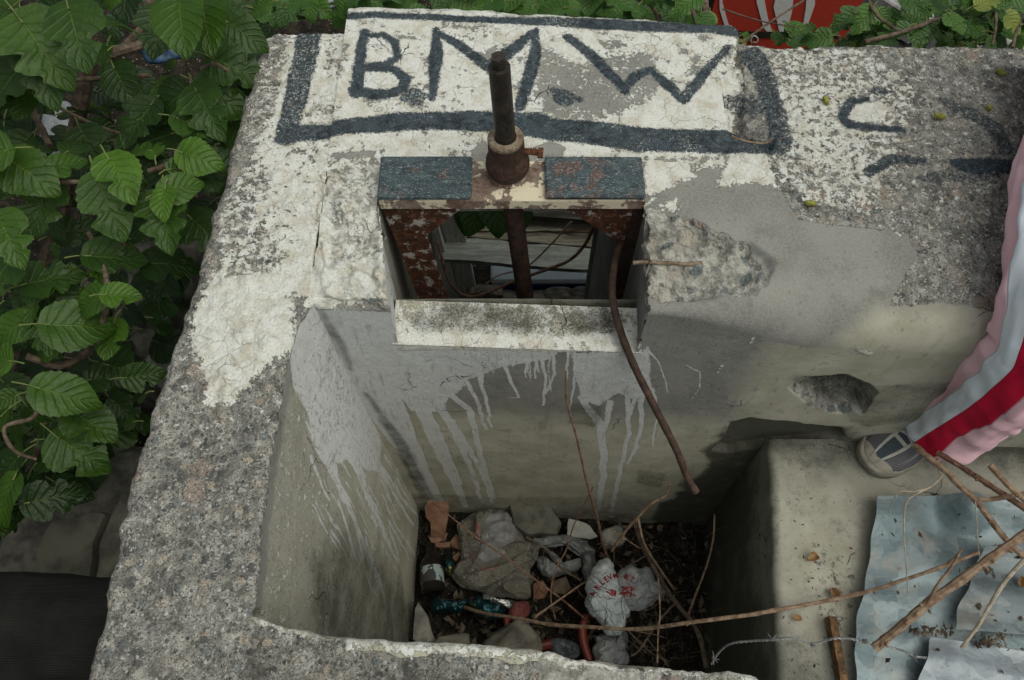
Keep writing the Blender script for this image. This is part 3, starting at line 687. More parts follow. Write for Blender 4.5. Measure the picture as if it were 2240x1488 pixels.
lw = grid('left_wall', PG + N * h[..., None], M_CON, TANK, attrs=attrs(A_L), flip=True)
lw['label'] = 'long left wall, bare pebbly concrete with a flaking white patch'

# ---- front wall (towards the camera)
fe = np.array([PZ(540, 1345), PZ(600, 1372), PZ(700, 1392), PZ(850, 1408), PZ(1000, 1412), PZ(1150, 1425), PZ(1300, 1442), PZ(1480, 1462), PZ(1655, 1478), PZ(1670, 1492)])
Xf = np.linspace(-.372, .33, 340); yi = np.interp(Xf, fe[:, 0], fe[:, 1]) + fbm(np.stack([Xf, Xf * 0, Xf * 0 + 2], -1), 40, 3, 4) * .003
rows = [('f', z) for z in np.linspace(FLOOR, -.02, 60)] + [('ri', t) for t in (.2, .5, .8)] + [('t', t) for t in np.linspace(0, 1, 110)] + [('o', z) for z in np.linspace(-.02, FLOOR, 10)]
PG = np.zeros((len(Xf), len(rows), 3)); kind = np.array([r_[0] for r_ in rows])
for j, (k, v) in enumerate(rows):
    if k == 'f': y, z = yi, v + 0 * Xf
    elif k == 'ri': y, z = yi - .008 * (1 - math.cos(v * math.pi / 2)), -.008 * (1 - math.sin(v * math.pi / 2)) + 0 * Xf
    elif k == 't': y, z = yi - .008 - .20 * v, 0 * Xf
    else: y, z = yi - .215, v + 0 * Xf
    PG[:, j] = np.stack([Xf, y, z - .0012 * (Xf < -.34)], -1)
O = np.zeros(PG.shape[:2]); A_F = {k: O.copy() for k in A_B}
ist = np.isin(kind, ['t', 'ri'])[None, :]; din = (yi[:, None] - PG[..., 1])
strip = np.where(Xf > -.22, .013, .004)[:, None] + fbm(PG, 30, 51, 4) * .008
A_F['agg'] = np.where(ist, np.clip(.5 + (din - strip) / .012, 0, 1), 0.2); A_F['beige'] = O + 1.
A_F['white'] = np.where(ist, np.clip(.50 - (din - strip * .7) / .03, 0, .62), .2)
A_F['lump'] = np.where(ist, np.clip(.35 + fbm(PG, 9, 53, 3) * .8, 0, 1) * sstep(-.15, 0., PG[..., 0]), 0)
A_F['dark'] = np.where(ist, np.clip(.30 + fbm(PG, 12, 57, 3) * .5, 0, .60), .45)
N = gnormals(PG)
if N[100, 100, 2] < 0: N = -N
h = relief(PG, A_F, 5) * np.where(A_F['lump'] > .5, .6, 1); h = h + np.where(ist, sstep(.004, -.004, din - strip) * .002, 0)
fw = grid('front_wall', PG + N * h[..., None], M_CON, TANK, attrs=attrs(A_F), flip=False)

# ---- right wall with the low slab beside the pit
ZL = -.54
re_ = np.array([PZ(1715, 1700, ZL), PZ(1705, 1488, ZL), PZ(1700, 1350, ZL), PZ(1692, 1200, ZL), PZ(1688, 1050, ZL), PZ(1682, 960, ZL)])
Yr = np.linspace(-.35, yface(.6) - .002, 330); r_i = np.argsort(re_[:, 1]); xr = np.interp(Yr, re_[r_i, 1], re_[r_i, 0]) + fbm(np.stack([Yr, Yr * 0, Yr * 0 + 4], -1), 30, 3, 4) * .004
rows = [('f', z) for z in np.linspace(FLOOR, ZL - .02, 170)] + [('ri', t) for t in (.15, .35, .55, .75, .9)] + [('t', t) for t in np.linspace(0, 1, 300)]
PG = np.zeros((len(Yr), len(rows), 3)); kind = np.array([r_[0] for r_ in rows])
XR1 = 1.5
for j, (k, v) in enumerate(rows):
    if k == 'f': x, z = xr - .05 * (ZL - v) * 0 + .02 * (ZL - v), v + 0 * Yr
    elif k == 'ri': x, z = xr + .018 * (1 - math.cos(v * math.pi / 2)), ZL - .018 * (1 - math.sin(v * math.pi / 2)) + 0 * Yr
    else: x, z = xr + .018 + (XR1 - xr) * (v ** 1.25), ZL + 0 * Yr
    PG[:, j] = np.stack([x, Yr, z], -1)
O = np.zeros(PG.shape[:2]); A_R = {k: O.copy() for k in A_B}; isf = (kind == 'f')[None, :]; edge = PG[..., 0] - xr[:, None]
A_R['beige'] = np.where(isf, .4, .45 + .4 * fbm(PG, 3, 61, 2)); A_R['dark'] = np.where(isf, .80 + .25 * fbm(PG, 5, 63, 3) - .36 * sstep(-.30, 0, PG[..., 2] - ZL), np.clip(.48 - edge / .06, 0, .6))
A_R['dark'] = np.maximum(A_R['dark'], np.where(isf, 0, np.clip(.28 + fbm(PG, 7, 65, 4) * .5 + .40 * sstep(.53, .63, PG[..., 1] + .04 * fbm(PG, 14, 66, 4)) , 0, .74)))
A_R['agg'] = np.where(isf, 0, .34 + .35 * fbm(PG, 6, 67, 4)); A_R['white'] = np.where(isf, 0, np.clip(.20 + .1 * fbm(PG, 8, 69, 3), 0, .3))
N = gnormals(PG)
if N[100, 300, 2] < 0: N = -N
h = relief(PG, A_R, 7) + fbm(PG, 5, 71, 3) * .005
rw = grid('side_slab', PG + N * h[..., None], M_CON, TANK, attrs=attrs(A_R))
rw['label'] = 'low concrete slab beside the pit with a mouldy edge'
# ---- ends of the walls, out of the picture but seen from the side
rough_ = lambda P: {'agg': np.full(P.shape[:2], 1.)}
plain_ = lambda P: {'beige': np.full(P.shape[:2], .8)}
surf('wall_end', (-.575, SY0 + .001, -.012), (.245, .0, .008), (0, 0, FLOOR + .01), 60, 160, rough_, disp=.6)
surf('wall_end', (SX1 - .001, FA[1] - .03, -.06), (0, .58, 0), (0, 0, FLOOR + .06), 80, 120, rough_, disp=.6, flip=True)
surf('slab_end', (.50, -.349, ZL - .012), (1.0, 0, 0), (0, 0, FLOOR - ZL), 90, 80, plain_, disp=.6)
surf('slab_end', (1.499, -.35, ZL - .004), (0, .98, 0), (0, 0, FLOOR - ZL), 90, 80, plain_, disp=.6)
# ================================================================ metal, wood and cloth materials
def rust_mat(name, cols, paint=None, lvl=.5, scale=40):
    n = NT(name, .8, .3); a = n.noise(scale, 6, .65); b = n.noise(scale * 5, 4, .6)
    c = n.ramp(a, [(.3, cols[0]), (.5, cols[1]), (.65, cols[2])]); c = n.mix(n.sm(b, .45, .7), c, cols[0])
    if paint is not None:
        m = n.sm(n.ma('ADD', n.ma('MULTIPLY', n.noise(scale * .6, 6, .6), .75), n.ma('MULTIPLY', b, .25)), lvl, lvl + .03)
        c = n.mix(m, c, paint)
        n.bump(n.ma('ADD', n.ma('MULTIPLY', m, .4), n.ma('MULTIPLY', b, .6)), .0018)
    else: n.bump(b, .0012)
    n.col(c); return n.m
M_RUST = rust_mat('rust', [(.035, .014, .008), (.13, .045, .018), (.24, .10, .045)])
M_RUSTW = rust_mat('rust_with_whitewash', [(.022, .010, .007), (.065, .024, .012), (.16, .06, .026)], (.34, .32, .285), .555, 75)
M_DRUST = rust_mat('dark_rust', [(.022, .013, .010), (.050, .028, .020), (.085, .045, .03)])
M_CREAM = rust_mat('cream_paint_over_rust', [(.10, .05, .03), (.20, .15, .12), (.24, .20, .17)], (.60, .54, .40), .50, 26)
M_BLUEP = rust_mat('blue_black_paint', [(.05, .028, .02), (.12, .075, .06), (.22, .23, .22)], (.030, .048, .058), .42, 75)
M_OILY = rust_mat('oily_steel', [(.012, .010, .008), (.028, .022, .018), (.05, .04, .03)])
M_OILY.node_tree.nodes['Principled BSDF'].inputs['Roughness'].default_value = .45
M_TAN = rust_mat('tan_rust', [(.10, .06, .035), (.22, .17, .12), (.32, .27, .21)])

def PT(px, py, t):
    return np.array([0, 0, CAM_H]) + ray(px, py) * t

# ================================================================ sluice gate frame with its spindle
GATE = thing('sluice_gate', 'rusty steel sluice gate frame with upright black spindle over the wall opening', 'sluice gate', (0, .9, 0))
bm = MB(); bm.box((-.001, .8955, .012), (.462, .088, .012)); bm.box((-.001, .853, .006), (.462, .006, .022)); bm.build('crossbeam', M_CREAM, GATE)
def cover_mat(name, rustlo):
    n = NT(name, .5, .45); v = n.scl((1, 2.2, 1)); a = n.noise(34, 5, .72, vec=v); b = n.noise(150, 4, .75, vec=v); c = n.mix(n.sm(a, .35, .65), (.016, .030, .036), (.055, .085, .095))
    c = n.mix(n.sm(n.noise(22, 4, .7), rustlo, rustlo + .08), c, n.mix(n.sm(b, .4, .6), (.05, .028, .022), (.15, .10, .085))); c = n.mix(n.ma('MULTIPLY', n.sm(b, .56, .66), .75), c, (.34, .37, .37)); c = n.mix(n.ma('MULTIPLY', n.sm(n.noise(420, 2), .6, .7), .6), c, (.4, .42, .42))
    n.col(c); n.bump(n.ma('ADD', a, n.ma('MULTIPLY', b, .8)), .003); return n.m
M_COVER = [cover_mat('worn_blue_cover', .60), cover_mat('rusting_blue_cover', .53)]
for x0, x1 in ((-.2345, -.071), (.058, .231)):
    b = MB(); b.box(((x0 + x1) / 2, .896, .0245), (x1 - x0, .092, .010), bev=.003, jit=.0012); 
    b.build('cover_plate', M_COVER[x0 > 0], GATE)
# guide legs: angle iron, leaning slightly
def leg(x0, x1, lean, mt=None):
    m = MB()
    V = []
    for z, l in ((-.012, 0), (-1.25, lean * 3.7)):
        for (x, y) in ((x0, .862), (x1, .862), (x1, .868), (x0 + .006, .868), (x0 + .006, .925), (x0, .925)): V.append((x + l, y, z))
    F = [(i, (i + 1) % 6, (i + 1) % 6 + 6, i + 6)[::-1] for i in range(6)] + [tuple(range(6)), tuple(range(6, 12))[::-1]]
    m.add(V, F); m.build('guide_leg', mt or M_RUSTW, GATE, smooth=False)
leg(-.233, -.170, .034); leg(.240, .212, .002, M_DRUST)
def gusset(pts):
    m = MB(); V = [PY(x, y, .858) for x, y in pts]; V += [v + np.array([0, .006, 0]) for v in V]
    m.add(V, [(0, 1, 2), (5, 4, 3), (0, 3, 4, 1), (1, 4, 5, 2), (2, 5, 3, 0)]); m.build('gusset', M_RUSTW, GATE, smooth=False)
gusset([(850, 436), (1036, 436), (918, 528)]); gusset([(1205, 436), (1392, 436), (1362, 535)])
def rodpt(z): return np.array([-.0065 - (z - .0235) * (.053 if z > .02 else .085), .91, z])
m = MB(); m.tube([rodpt(z) for z in (.10, .15, .2, .262)], [.0172, .0172, .017, .0168], 28); m.build('spindle', M_OILY, GATE)
m = MB(); m.tube([rodpt(.262), rodpt(.276)], [.0105, .0105], 6); m.tube([rodpt(.276), rodpt(.282)], [.0125, .012], 6); m.build('spindle_nut', M_OILY, GATE)
m = MB(); m.tube([rodpt(z) for z in (.004, -.2, -.5, -1.2)], .0185, 28); m.build('lower_rod', M_DRUST, GATE)
m = MB(); m.lathe([(.0205, -.008), (.024, -.008), (.024, .004), (.0205, .004)], rodpt(0) + [0, 0, 0], 32); m.build('washer', M_CREAM, GATE)
c = rodpt(.02)
m = MB(); m.lathe([(.034, 0), (.035, .004), (.030, .007)], c + [0, 0, -.001], 40); m.build('collar_base', M_CREAM, GATE)
rx = Matrix.Rotation(-.053, 4, 'Y')
m = MB(); m.lathe([(.029, .006), (.0345, .010), (.0375, .018), (.0385, .028), (.0375, .038), (.034, .046), (.0315, .050), (.0315, .056), (.031, .084), (.0305, .0845)], c, 48, rx)
col_ = m.build('collar', M_DRUST, GATE)
m = MB(); m.lathe([(.0305, .084), (.0305, .090), (.0285, .0925), (.019, .0925), (.0175, .088)], c, 48, rx); m.build('collar_ring', M_TAN, col_)
m = MB(); p0 = c + np.array([.026, -.004, .062]); m.tube([p0, p0 + [.026, -.004, 0]], .0055, 14)
for i in range(5): m.lathe([(.0052, -.001), (.0064, 0), (.0052, .001)], p0 + [.008 + i * .003, -.001, 0], 12, Matrix.Rotation(R(90), 4, 'Y'))
m.tube([p0 + [.024, -.004, 0], p0 + [.033, -.005, 0]], .0095, 6); m.build('clamp_bolt', M_RUST, col_)

bar = MB(); pts = cr([PT(1368, 520, 1.50), PT(1350, 552, 1.475), PT(1340, 610, 1.425), PT(1341, 660, 1.40), PT(1354, 715, 1.385), PT(1387, 800, 1.40), PT(1437, 900, 1.435), PT(1480, 985, 1.46), PT(1504, 1045, 1.475), PT(1522, 1077, 1.48)], 10)
rs = np.random.RandomState(4)
bar.tube(pts, [.0070 + .0003 * math.sin(i * 1.3) + (.0012 if i > len(pts) - 6 else 0) for i in range(len(pts))], 14, jit=.03, rs=rs)
tag(bar.build('bent_iron_bar', rust_mat('brown_iron', [(.030, .018, .014), (.055, .032, .024), (.09, .052, .038)], None, .5, 60), None), 'bent rusty iron bar hanging out of the wall opening over the pit', 'iron bar')
b = MB(); b.tube(cr([PZ(1385, 575, -.012), PZ(1430, 574, -.008), PZ(1500, 578, -.008), PZ(1535, 576, -.016)], 5), .0035, 8, jit=.1, rs=rs)
rb = b.build('rusty_rebar', M_TAN, TANK)
# ================================================================ ground and what lies outside the tank
def soil_mat(name, c1, c2, c3, s=20):
    n = NT(name, .95, .15); a = n.noise(s, 6, .65); v = n.vor(s * 3.5, vec=n.warp(.02, 30), out=None)
    c = n.ramp(a, [(.35, c1), (.55, c2), (.7, c3)]); r = n.rgb0(v.outputs['Color'])
    c = n.mix(n.ma('MULTIPLY', n.sm(v.outputs['Distance'], .35, .25), n.sm(r, .72, .76)), c, n.ramp(r, [(.7, (.16, .12, .08)), (.85, (.22, .2, .17)), (.95, (.07, .04, .02))], True))
    n.col(c); n.bump(n.ma('ADD', n.sm(v.outputs['Distance'], .5, .1), n.noise(s * 8, 4)), .008); return n.m
M_SOIL = soil_mat('dark_soil', (.010, .009, .007), (.026, .022, .016), (.055, .046, .034))
xs = np.concatenate([[-150, -60, -20, -8], np.linspace(-3.2, 3.2, 140), [8, 20, 60, 150]]); ys = np.concatenate([[-150, -60, -20, -8], np.linspace(-2.5, 5, 150), [9, 20, 60, 150]])
GX, GY = np.meshgrid(xs, ys, indexing='ij'); GP = np.stack([GX, GY, np.full(GX.shape, -1.42)], -1)
inside = (GX > -.6) & (GX < 1.6) & (GY > -.4) & (GY < 1.45)
GP[..., 2] += np.where(inside, -.05, fbm(GP, 2.2, 77, 4) * .12 + .05 * fbm(GP, 9, 78, 3))
g = grid('ground', GP, M_SOIL, None); struct(g)

M_STONE = simple('grey_field_stone', (.085, .08, .068), (.20, .185, .15), 22, .9, .004, 60)
M_STONEL = simple('pale_stone', (.17, .165, .145), (.34, .33, .29), 25, .9, .004, 70)
M_SLATE = simple('mossy_flagstone', (.08, .08, .062), (.17, .165, .125), 14, .9, .002, 90)
def rock(name, c, d, mat, seed, lab, cat='stone', grp=None, rot=0, amp=.25, n=28, parent=None):
    th = np.linspace(0, math.pi, n)[:, None]; ph = (np.arange(n * 2) / (n * 2) * 2 * math.pi)[None, :]
    P = np.stack([np.sin(th) * np.cos(ph), np.sin(th) * np.sin(ph), np.cos(th) * np.ones_like(ph)], -1)
    Q = np.sign(P) * np.abs(P) ** .62; Q = Q * (1 + amp * fbm(P + seed, 1.3, seed, 3)[..., None]) + fbm(P + seed, 5, seed + 2, 3)[..., None] * .06 * P
    V = Q * np.array(d) / 2; cc, ss = math.cos(rot), math.sin(rot); V = V @ np.array([[cc, ss, 0], [-ss, cc, 0], [0, 0, 1.]]) + np.array(c)
    o = grid(name, V, mat, parent, wrap_m=True, flip=True)
    if lab: tag(o, lab, cat, grp)
    return o
def slab(name, px, z, th, mat, lab, cat, seed=1, tilt=(0, 0), res=26, amp=.006, grp=None, parent=None):
    """flat stone or tile broken along an outline, with real thickness"""
    Z = [PZ(x, y, z) for x, y in px]; Z = np.array(Z); c = Z.mean(0); out = []
    for i in range(len(Z)):
        a, b = Z[i], Z[(i + 1) % len(Z)]; k = max(2, int(np.linalg.norm(b - a) / .012))
        for t in np.linspace(0, 1, k, endpoint=False): out.append(a + (b - a) * t)
    out = np.array(out); out += np.stack([fbm(out, 40, seed, 3), fbm(out, 40, seed + 1, 3), 0 * out[:, 0]], -1) * amp
    L = []
    for s_, dz in ((.0, 0), (.5, 0), (.93, 0), (.985, -.12), (1., -.3), (1., -1), (.5, -1), (0, -1)):
        q = c + (out - c) * s_; q[:, 2] = z + dz * th; q[:, 2] += tilt[0] * (q[:, 0] - c[0]) + tilt[1] * (q[:, 1] - c[1]) + (fbm(q, 25, seed + 5, 3) * amp * .5 if dz == 0 else 0); L.append(q)
    o = grid(name, np.array(L), mat, parent, wrap_m=True, smooth=True); sharp(o.data, 40)
    if lab: tag(o, lab, cat, grp)
    return o
# fix orientation of a closed mesh quickly
def outward(o):
    me = o.data; co = np.empty(len(me.vertices) * 3); me.vertices.foreach_get('co', co); co = co.reshape(-1, 3); c = co.mean(0)
    s = sum((np.array(p.center) - c).dot(np.array(p.normal)) * p.area for p in me.polygons)
    if s < 0: me.flip_normals()

outward(slab('flagstone', [(205, 1275), (210, 1190), (240, 1120), (268, 1060), (400, 1040), (520, 1045), (520, 1290)], -.86, .09, M_SLATE, 'mossy flagstone against the left wall, nearest to the wall', 'flagstone', 3))
outward(slab('flagstone', [(55, 1285), (80, 1190), (110, 1140), (215, 1115), (236, 1122), (205, 1190), (198, 1290)], -.875, .09, M_SLATE, 'dark flagstone farther from the left wall beside its larger neighbour', 'flagstone', 7))
o = MB(); o.box((-.98, .36, -1.19), (.75, .80, .52), jit=.01); tag(o.build('stone_footing', M_STONE, None), 'dark stone footing under the two flagstones left of the wall', 'footing')
for i, (x, y, z, d, m, r_, lab) in enumerate((((360), 640, -.62, (.17, .22, .2), M_STONE, .3, 'large grey rubble stone against the left wall under the leaves'),
        (345, 745, -.70, (.16, .14, .16), M_STONE, .9, 'cracked brown stone below the large grey one by the left wall'), (375, 795, -.72, (.12, .1, .14), M_STONEL, .2, 'pale ochre stone lowest of the stack by the left wall'),
        (400, 560, -.68, (.16, .2, .2), M_STONE, 1.2, 'dim grey stone highest up the stack by the left wall'), (545, 265, -.60, (.16, .18, .24), M_STONE, .2, 'brown stone by the corner of the white wall behind leaves'),
        (330, 700, -.95, (.3, .5, .5), M_STONE, .1, 'dark boulder at the bottom of the stone stack in shade'))):
    rock('rubble_stone', PZ(x, y, z), d, m, 11 + i * 3, lab, 'stone', None, r_)
# litter left of the tank
M_PALEPL = simple('pale_plastic', (.14, .16, .18), (.24, .26, .27), 8, .45, .003, 20)
M_BLUEPL = simple('blue_packaging', (.01, .03, .06), (.03, .07, .13), 30, .35, .003, 30)
M_PINKCL = simple('pale_pink_board', (.26, .22, .205), (.34, .30, .28), 12, .8, .002, 40)
def blob(name, px, z, h, mat, lab, cat, seed=1, amp=.01, sc=30, nr=26, nt_=90, par=None, pw=2.0, flat=.15, ctr=None, ridged=False, rseed=None):
    Z = np.array([PZ(x, y, z) for x, y in px]); n = len(Z); per = []
    cl = cr(np.vstack([Z, Z[:1]]), max(3, nt_ // n))[:-1]; c = cl.mean(0) if ctr is None else PZ(ctr[0], ctr[1], z)
    rr = np.concatenate([np.linspace(0, 1, nr), np.linspace(1, 0, max(5, nr // 3))[1:]]); up = np.concatenate([np.ones(nr), np.zeros(max(5, nr // 3) - 1)])
    if ridged == 'film': cl = cl + np.stack([fbm(cl, 45, seed, 3), fbm(cl, 45, seed + 1, 3), 0 * cl[:, 0]], -1) * .012
    P = c + (cl - c)[None] * rr[:, None, None]; hh = h * np.clip(1 - rr ** pw, 0, 1) ** .6
    nz = fbm(P, sc, seed, 4, .55); nz2 = 1 - np.abs(fbm(P, sc * .7, seed + 9, 4, .6)) * 3
    P[..., 2] += np.where(up[:, None] > 0, hh[:, None] + ((crease(P * [1, 1, 0], sc, seed) if ridged == 'film' else nz2 * .6 + nz * .6) if ridged else nz) * amp * np.clip(1 - rr ** 6, 0, 1)[:, None], -hh[:, None] * flat)
    P[..., 0] += fbm(P, sc * .5, seed + 3, 3) * amp * .5
    o = grid(name, P, mat, par, wrap_m=True); outward(o)
    if lab: tag(o, lab, cat)
    return o
blob('plastic_bag', [(95, 250), (150, 225), (170, 270), (150, 320), (110, 350), (90, 310)], -.95, .05, M_PALEPL, 'pale crumpled plastic in deep shade among the mulberry leaves', 'plastic', 3, .02, 20)
blob('food_packet', [(300, 100), (395, 75), (410, 120), (330, 140)], -.95, .04, M_BLUEPL, 'blue food packet lying under the leaves at upper left', 'packet', 5, .015, 25)
outward(slab('cardboard_piece', [(500, 165), (525, 140), (565, 190), (555, 205), (500, 200)], -.7, .01, M_PINKCL, 'pale pinkish board scrap left of the far wall corner', 'board', 4, (.2, .3)))
blob('plastic_scrap', [(660, -20), (720, -10), (735, 15), (690, 22), (655, 5)], -.55, .03, M_PALEPL, 'white plastic scrap behind the left end of the painted slab', 'plastic', 8, .02, 25)

# ---- seen through the opening: timbers, cool box, rubble, leaning boards
def wood_mat(name, c1, c2, ax=(1, 12, 12), s=7):
    n = NT(name, .85, .2); v = n.scl(ax); a = n.noise(s, 6, .65, vec=v); b = n.noise(s * 6, 4, .6, vec=v)
    c = n.mix(n.sm(a, .38, .62), c1, c2); c = n.mix(n.ma('MULTIPLY', n.sm(b, .55, .7), .6), c, (.03, .025, .02))
    n.col(c); n.bump(n.ma('ADD', a, b), .004); return n.m
M_TIMB = wood_mat('grey_timber', (.27, .25, .19), (.48, .45, .36)); M_TIMP = wood_mat('painted_timber', (.32, .35, .32), (.50, .53, .48)); M_BRD = wood_mat('upright_board', (.55, .57, .50), (.76, .77, .69), (12, 12, 1))
def plank(px4, yz, mat, lab, seed):
    """px4: left top, right top, right bottom, left bottom, lying on sloping plane from (y,z) to (y,z)"""
    (y0, z0), (y1, z1) = yz; A = np.array([0, y0, z0]); d = np.array([0, y1 - y0, z1 - z0]); nn = np.cross([1, 0, 0], d); nn = nn / np.linalg.norm(nn)
    if nn[2] < 0: nn = -nn
    def hit(x, y):
        r_ = ray(x, y); C = np.array([0, 0, CAM_H]); return C + r_ * (((A - C) @ nn) / (r_ @ nn))
    a, b, c_, e = [hit(*q) for q in px4]; u = np.linspace(0, 1, 70)[:, None, None]; v = np.linspace(0, 1, 16)[None, :, None]
    P = (a * (1 - u) + b * u) * (1 - v) + (e * (1 - u) + c_ * u) * v
    P = P + nn * (fbm(P * [1, 4, 4], 14, seed, 4)[..., None] * .006) + d * (fbm(P, 18, seed + 4, 4)[..., None] * .012)
    Q = P - nn * .05; ring = np.concatenate([P, Q[:, ::-1]], 1)
    o = grid('timber', ring, mat, None, wrap_m=True); outward(o); sharp(o.data, 50); tag(o, lab, 'timber'); return o
plank([(960, 425), (1420, 430), (1420, 496), (960, 450)], ((2.25, -.55), (1.7, -.75)), wood_mat('dark_timber', (.05, .05, .042), (.12, .115, .1)), 'dark grey timber highest in the opening', 3)
plank([(960, 453), (1420, 499), (1420, 508), (960, 503)], ((2.1, -.62), (1.65, -.82)), M_TIMB, 'weathered light timber second from the top in the opening', 6)
plank([(960, 505), (1420, 512), (1420, 551), (960, 512)], ((2.05, -.68), (1.6, -.86)), M_TIMB, 'split brownish timber above the grey one in the opening', 9)
plank([(960, 516), (1420, 554), (1420, 601), (960, 565)], ((2.0, -.71), (1.55, -.885)), M_TIMP, 'wide grey painted timber with a ragged lower edge in the opening', 12)
def upboard(x0, x1, xb0, xb1, Y, lab):
    m = MB(); zt, zb = -.15, -1.35
    a0 = PY(x0, 470, Y); a1 = PY(x1, 470, Y); b0 = PY(xb0, 640, Y); b1 = PY(xb1, 640, Y)
    def ext(a, b, z): return a + (b - a) * ((z - a[2]) / (b[2] - a[2]))
    q = [ext(a0, b0, zt), ext(a1, b1, zt), ext(a1, b1, zb), ext(a0, b0, zb)]; V = q + [v + np.array([0, .025, 0]) for v in q]
    m.add(V, [(0, 1, 2, 3), (7, 6, 5, 4), (0, 4, 5, 1), (1, 5, 6, 2), (2, 6, 7, 3), (3, 7, 4, 0)]); tag(m.build('upright_board', M_BRD, None, smooth=False), lab, 'board')
upboard(915, 950, 945, 1000, 1.40, 'narrow greenish grey board behind the left gate leg')
upboard(950, 1008, 985, 1042, 1.43, 'broad pale grey board standing left of the spindle in the opening')
# cool box
M_CBW = simple('cool_box_white', (.45, .52, .55), (.55, .62, .64), 6, .4, 0); M_CBB = simple('cool_box_blue', (.02, .06, .20), (.03, .09, .26), 6, .4, 0)
CB = thing('cool_box', 'white and blue plastic cool box seen through the wall opening', 'cool box', (.1, 1.62, -1.4))
a = PY(1083, 613, 1.40); b = PY(1322, 613, 1.40); zt = a[2]
m = MB(); m.box(((a[0] + b[0]) / 2, 1.55, zt - .012), (b[0] - a[0] + .03, .31, .024), bev=.008); m.build('lid', M_CBW, CB)
m = MB(); m.box(((a[0] + b[0]) / 2 + .01, 1.552, zt - .048), (b[0] - a[0] + .02, .305, .046), bev=.006); m.build('band', M_CBB, CB)
m = MB(); m.box(((a[0] + b[0]) / 2 + .01, 1.555, (zt - .073 - 1.42) / 2), (b[0] - a[0], .29, abs(-1.42 - (zt - .073))), bev=.01); m.build('box_body', M_CBW, CB)
rs = np.random.RandomState(8)
for i, (x, y, sz) in enumerate(((1065, 640, .10), (1110, 650, .07), (1175, 652, .08), (1225, 645, .09), (1275, 650, .10), (1322, 645, .09))):
    q = PY(x, y, 1.355); rock('rubble_stone', q + np.array([0, 0, -.03]), (sz * 1.2, .055, sz * 1.3), M_STONE, 40 + i, ['rough stone just right of the pale upright board', 'small stone between board and spindle at the opening floor', 'mossy stone just right of the spindle foot', 'squat stone below the blue band of the cool box', 'broad stone second from the right behind the sill', 'stone at the right end behind the sill'][i], 'stone')
m = MB(); m.box((.05, 1.355, -1.36), (.8, .07, .26), jit=.008); tag(m.build('stone_footing', M_STONE, None), 'low stone footing behind the tank below the opening', 'footing')

# ---- beyond the far wall: the red sign, asphalt, bricks
SIGN = thing('metal_sign', 'weathered red metal sign with big white strokes behind the far wall', 'sign', (.75, 2.2, -1.35))
Y_S = 2.2; A = PY(1535, 110, Y_S); B = PY(1838, 110, Y_S); zt = PY(1700, -160, Y_S)[2]
def plate(name, pts, y, mat, par, th=.006):
    m = MB(); V = [(p[0], y, p[2]) for p in pts] + [(p[0], y + th, p[2]) for p in pts]; k = len(pts)
    m.add(V, [tuple(range(k)), tuple(range(k, 2 * k))[::-1]] + [((i + 1) % k, i, i + k, (i + 1) % k + k) for i in range(k)]); return m.build(name, mat, par, smooth=False)
M_RED = rust_mat('red_sign_paint', [(.06, .02, .015), (.2, .05, .03), (.3, .28, .25)], (.38, .035, .018), .36, 14); M_WHS = rust_mat('white_sign_paint', [(.25, .1, .06), (.4, .35, .3), (.5, .45, .4)], (.58, .58, .56), .40, 14)
plate('panel', [(A[0], 0, -1.33), (B[0], 0, -1.33), (B[0], 0, zt), (A[0], 0, zt)], Y_S, M_RED, SIGN)
for k_, pts in enumerate(([(1572, -60), (1580, -60), (1580, 5), (1592, 48), (1600, 70), (1598, 76), (1588, 66), (1574, 20)], [(1652, -60), (1672, -60), (1672, 0), (1682, 50), (1694, 78), (1688, 80), (1670, 60), (1655, 5)],
                          [(1708, -60), (1740, -60), (1733, 20), (1722, 66), (1712, 74), (1704, 66), (1692, 15)], [(1768, -60), (1786, -60), (1782, 10), (1768, 50), (1756, 56), (1762, 20)])):
    plate('painted_stroke', [PY(x, y, Y_S) for x, y in pts], Y_S - .003, M_WHS, SIGN, .0028)
plate('dark_band', [PY(x, y, Y_S) for x, y in ((1560, 66), (1834, 70), (1834, 84), (1560, 80))], Y_S - .0045, M_OILY, SIGN, .0012)
for r0 in (0,):
    m = MB(); m.tube(cr([PY(x, y, Y_S - .004) for x, y in ((1644, 96), (1643, 84), (1650, 78), (1657, 84), (1655, 92), (1647, 93))], 4), .003, 6); m.build('painted_figure', M_WHS, SIGN)
M_ASPH = simple('asphalt', (.028, .028, .03), (.05, .048, .05), 60, .9, .002, 200)
gx = np.linspace(.98, 4.5, 60); gy = np.linspace(1.42, 5, 60); GX, GY = np.meshgrid(gx, gy, indexing='ij'); P = np.stack([GX, GY, -1.28 + 0 * GX + fbm(np.stack([GX, GY, GX * 0], -1), 3, 5) * .01], -1)
struct(grid('pavement', P, M_ASPH, None))
M_BRICK = simple('grey_block', (.20, .20, .20), (.33, .32, .30), 30, .9, .002, 90)
for i, (x, y, l, a_, lab) in enumerate(((1955, 20, .30, -50, 'pale grey block behind the far wall at upper right'), (2078, 78, .26, -42, 'pale grey block half hidden behind the far wall, middle one of three'), (2215, 110, .5, -45, 'long olive grey block lying at the far right beyond the wall'))):
    m = MB(); q = PZ(x, y, -1.2); m.box((0, 0, 0), (l, .12, .12), bev=.006); o = m.build('concrete_block', M_BRICK, None); o.location = q; o.rotation_euler = (0, 0, R(a_)); tag(o, lab, 'block')

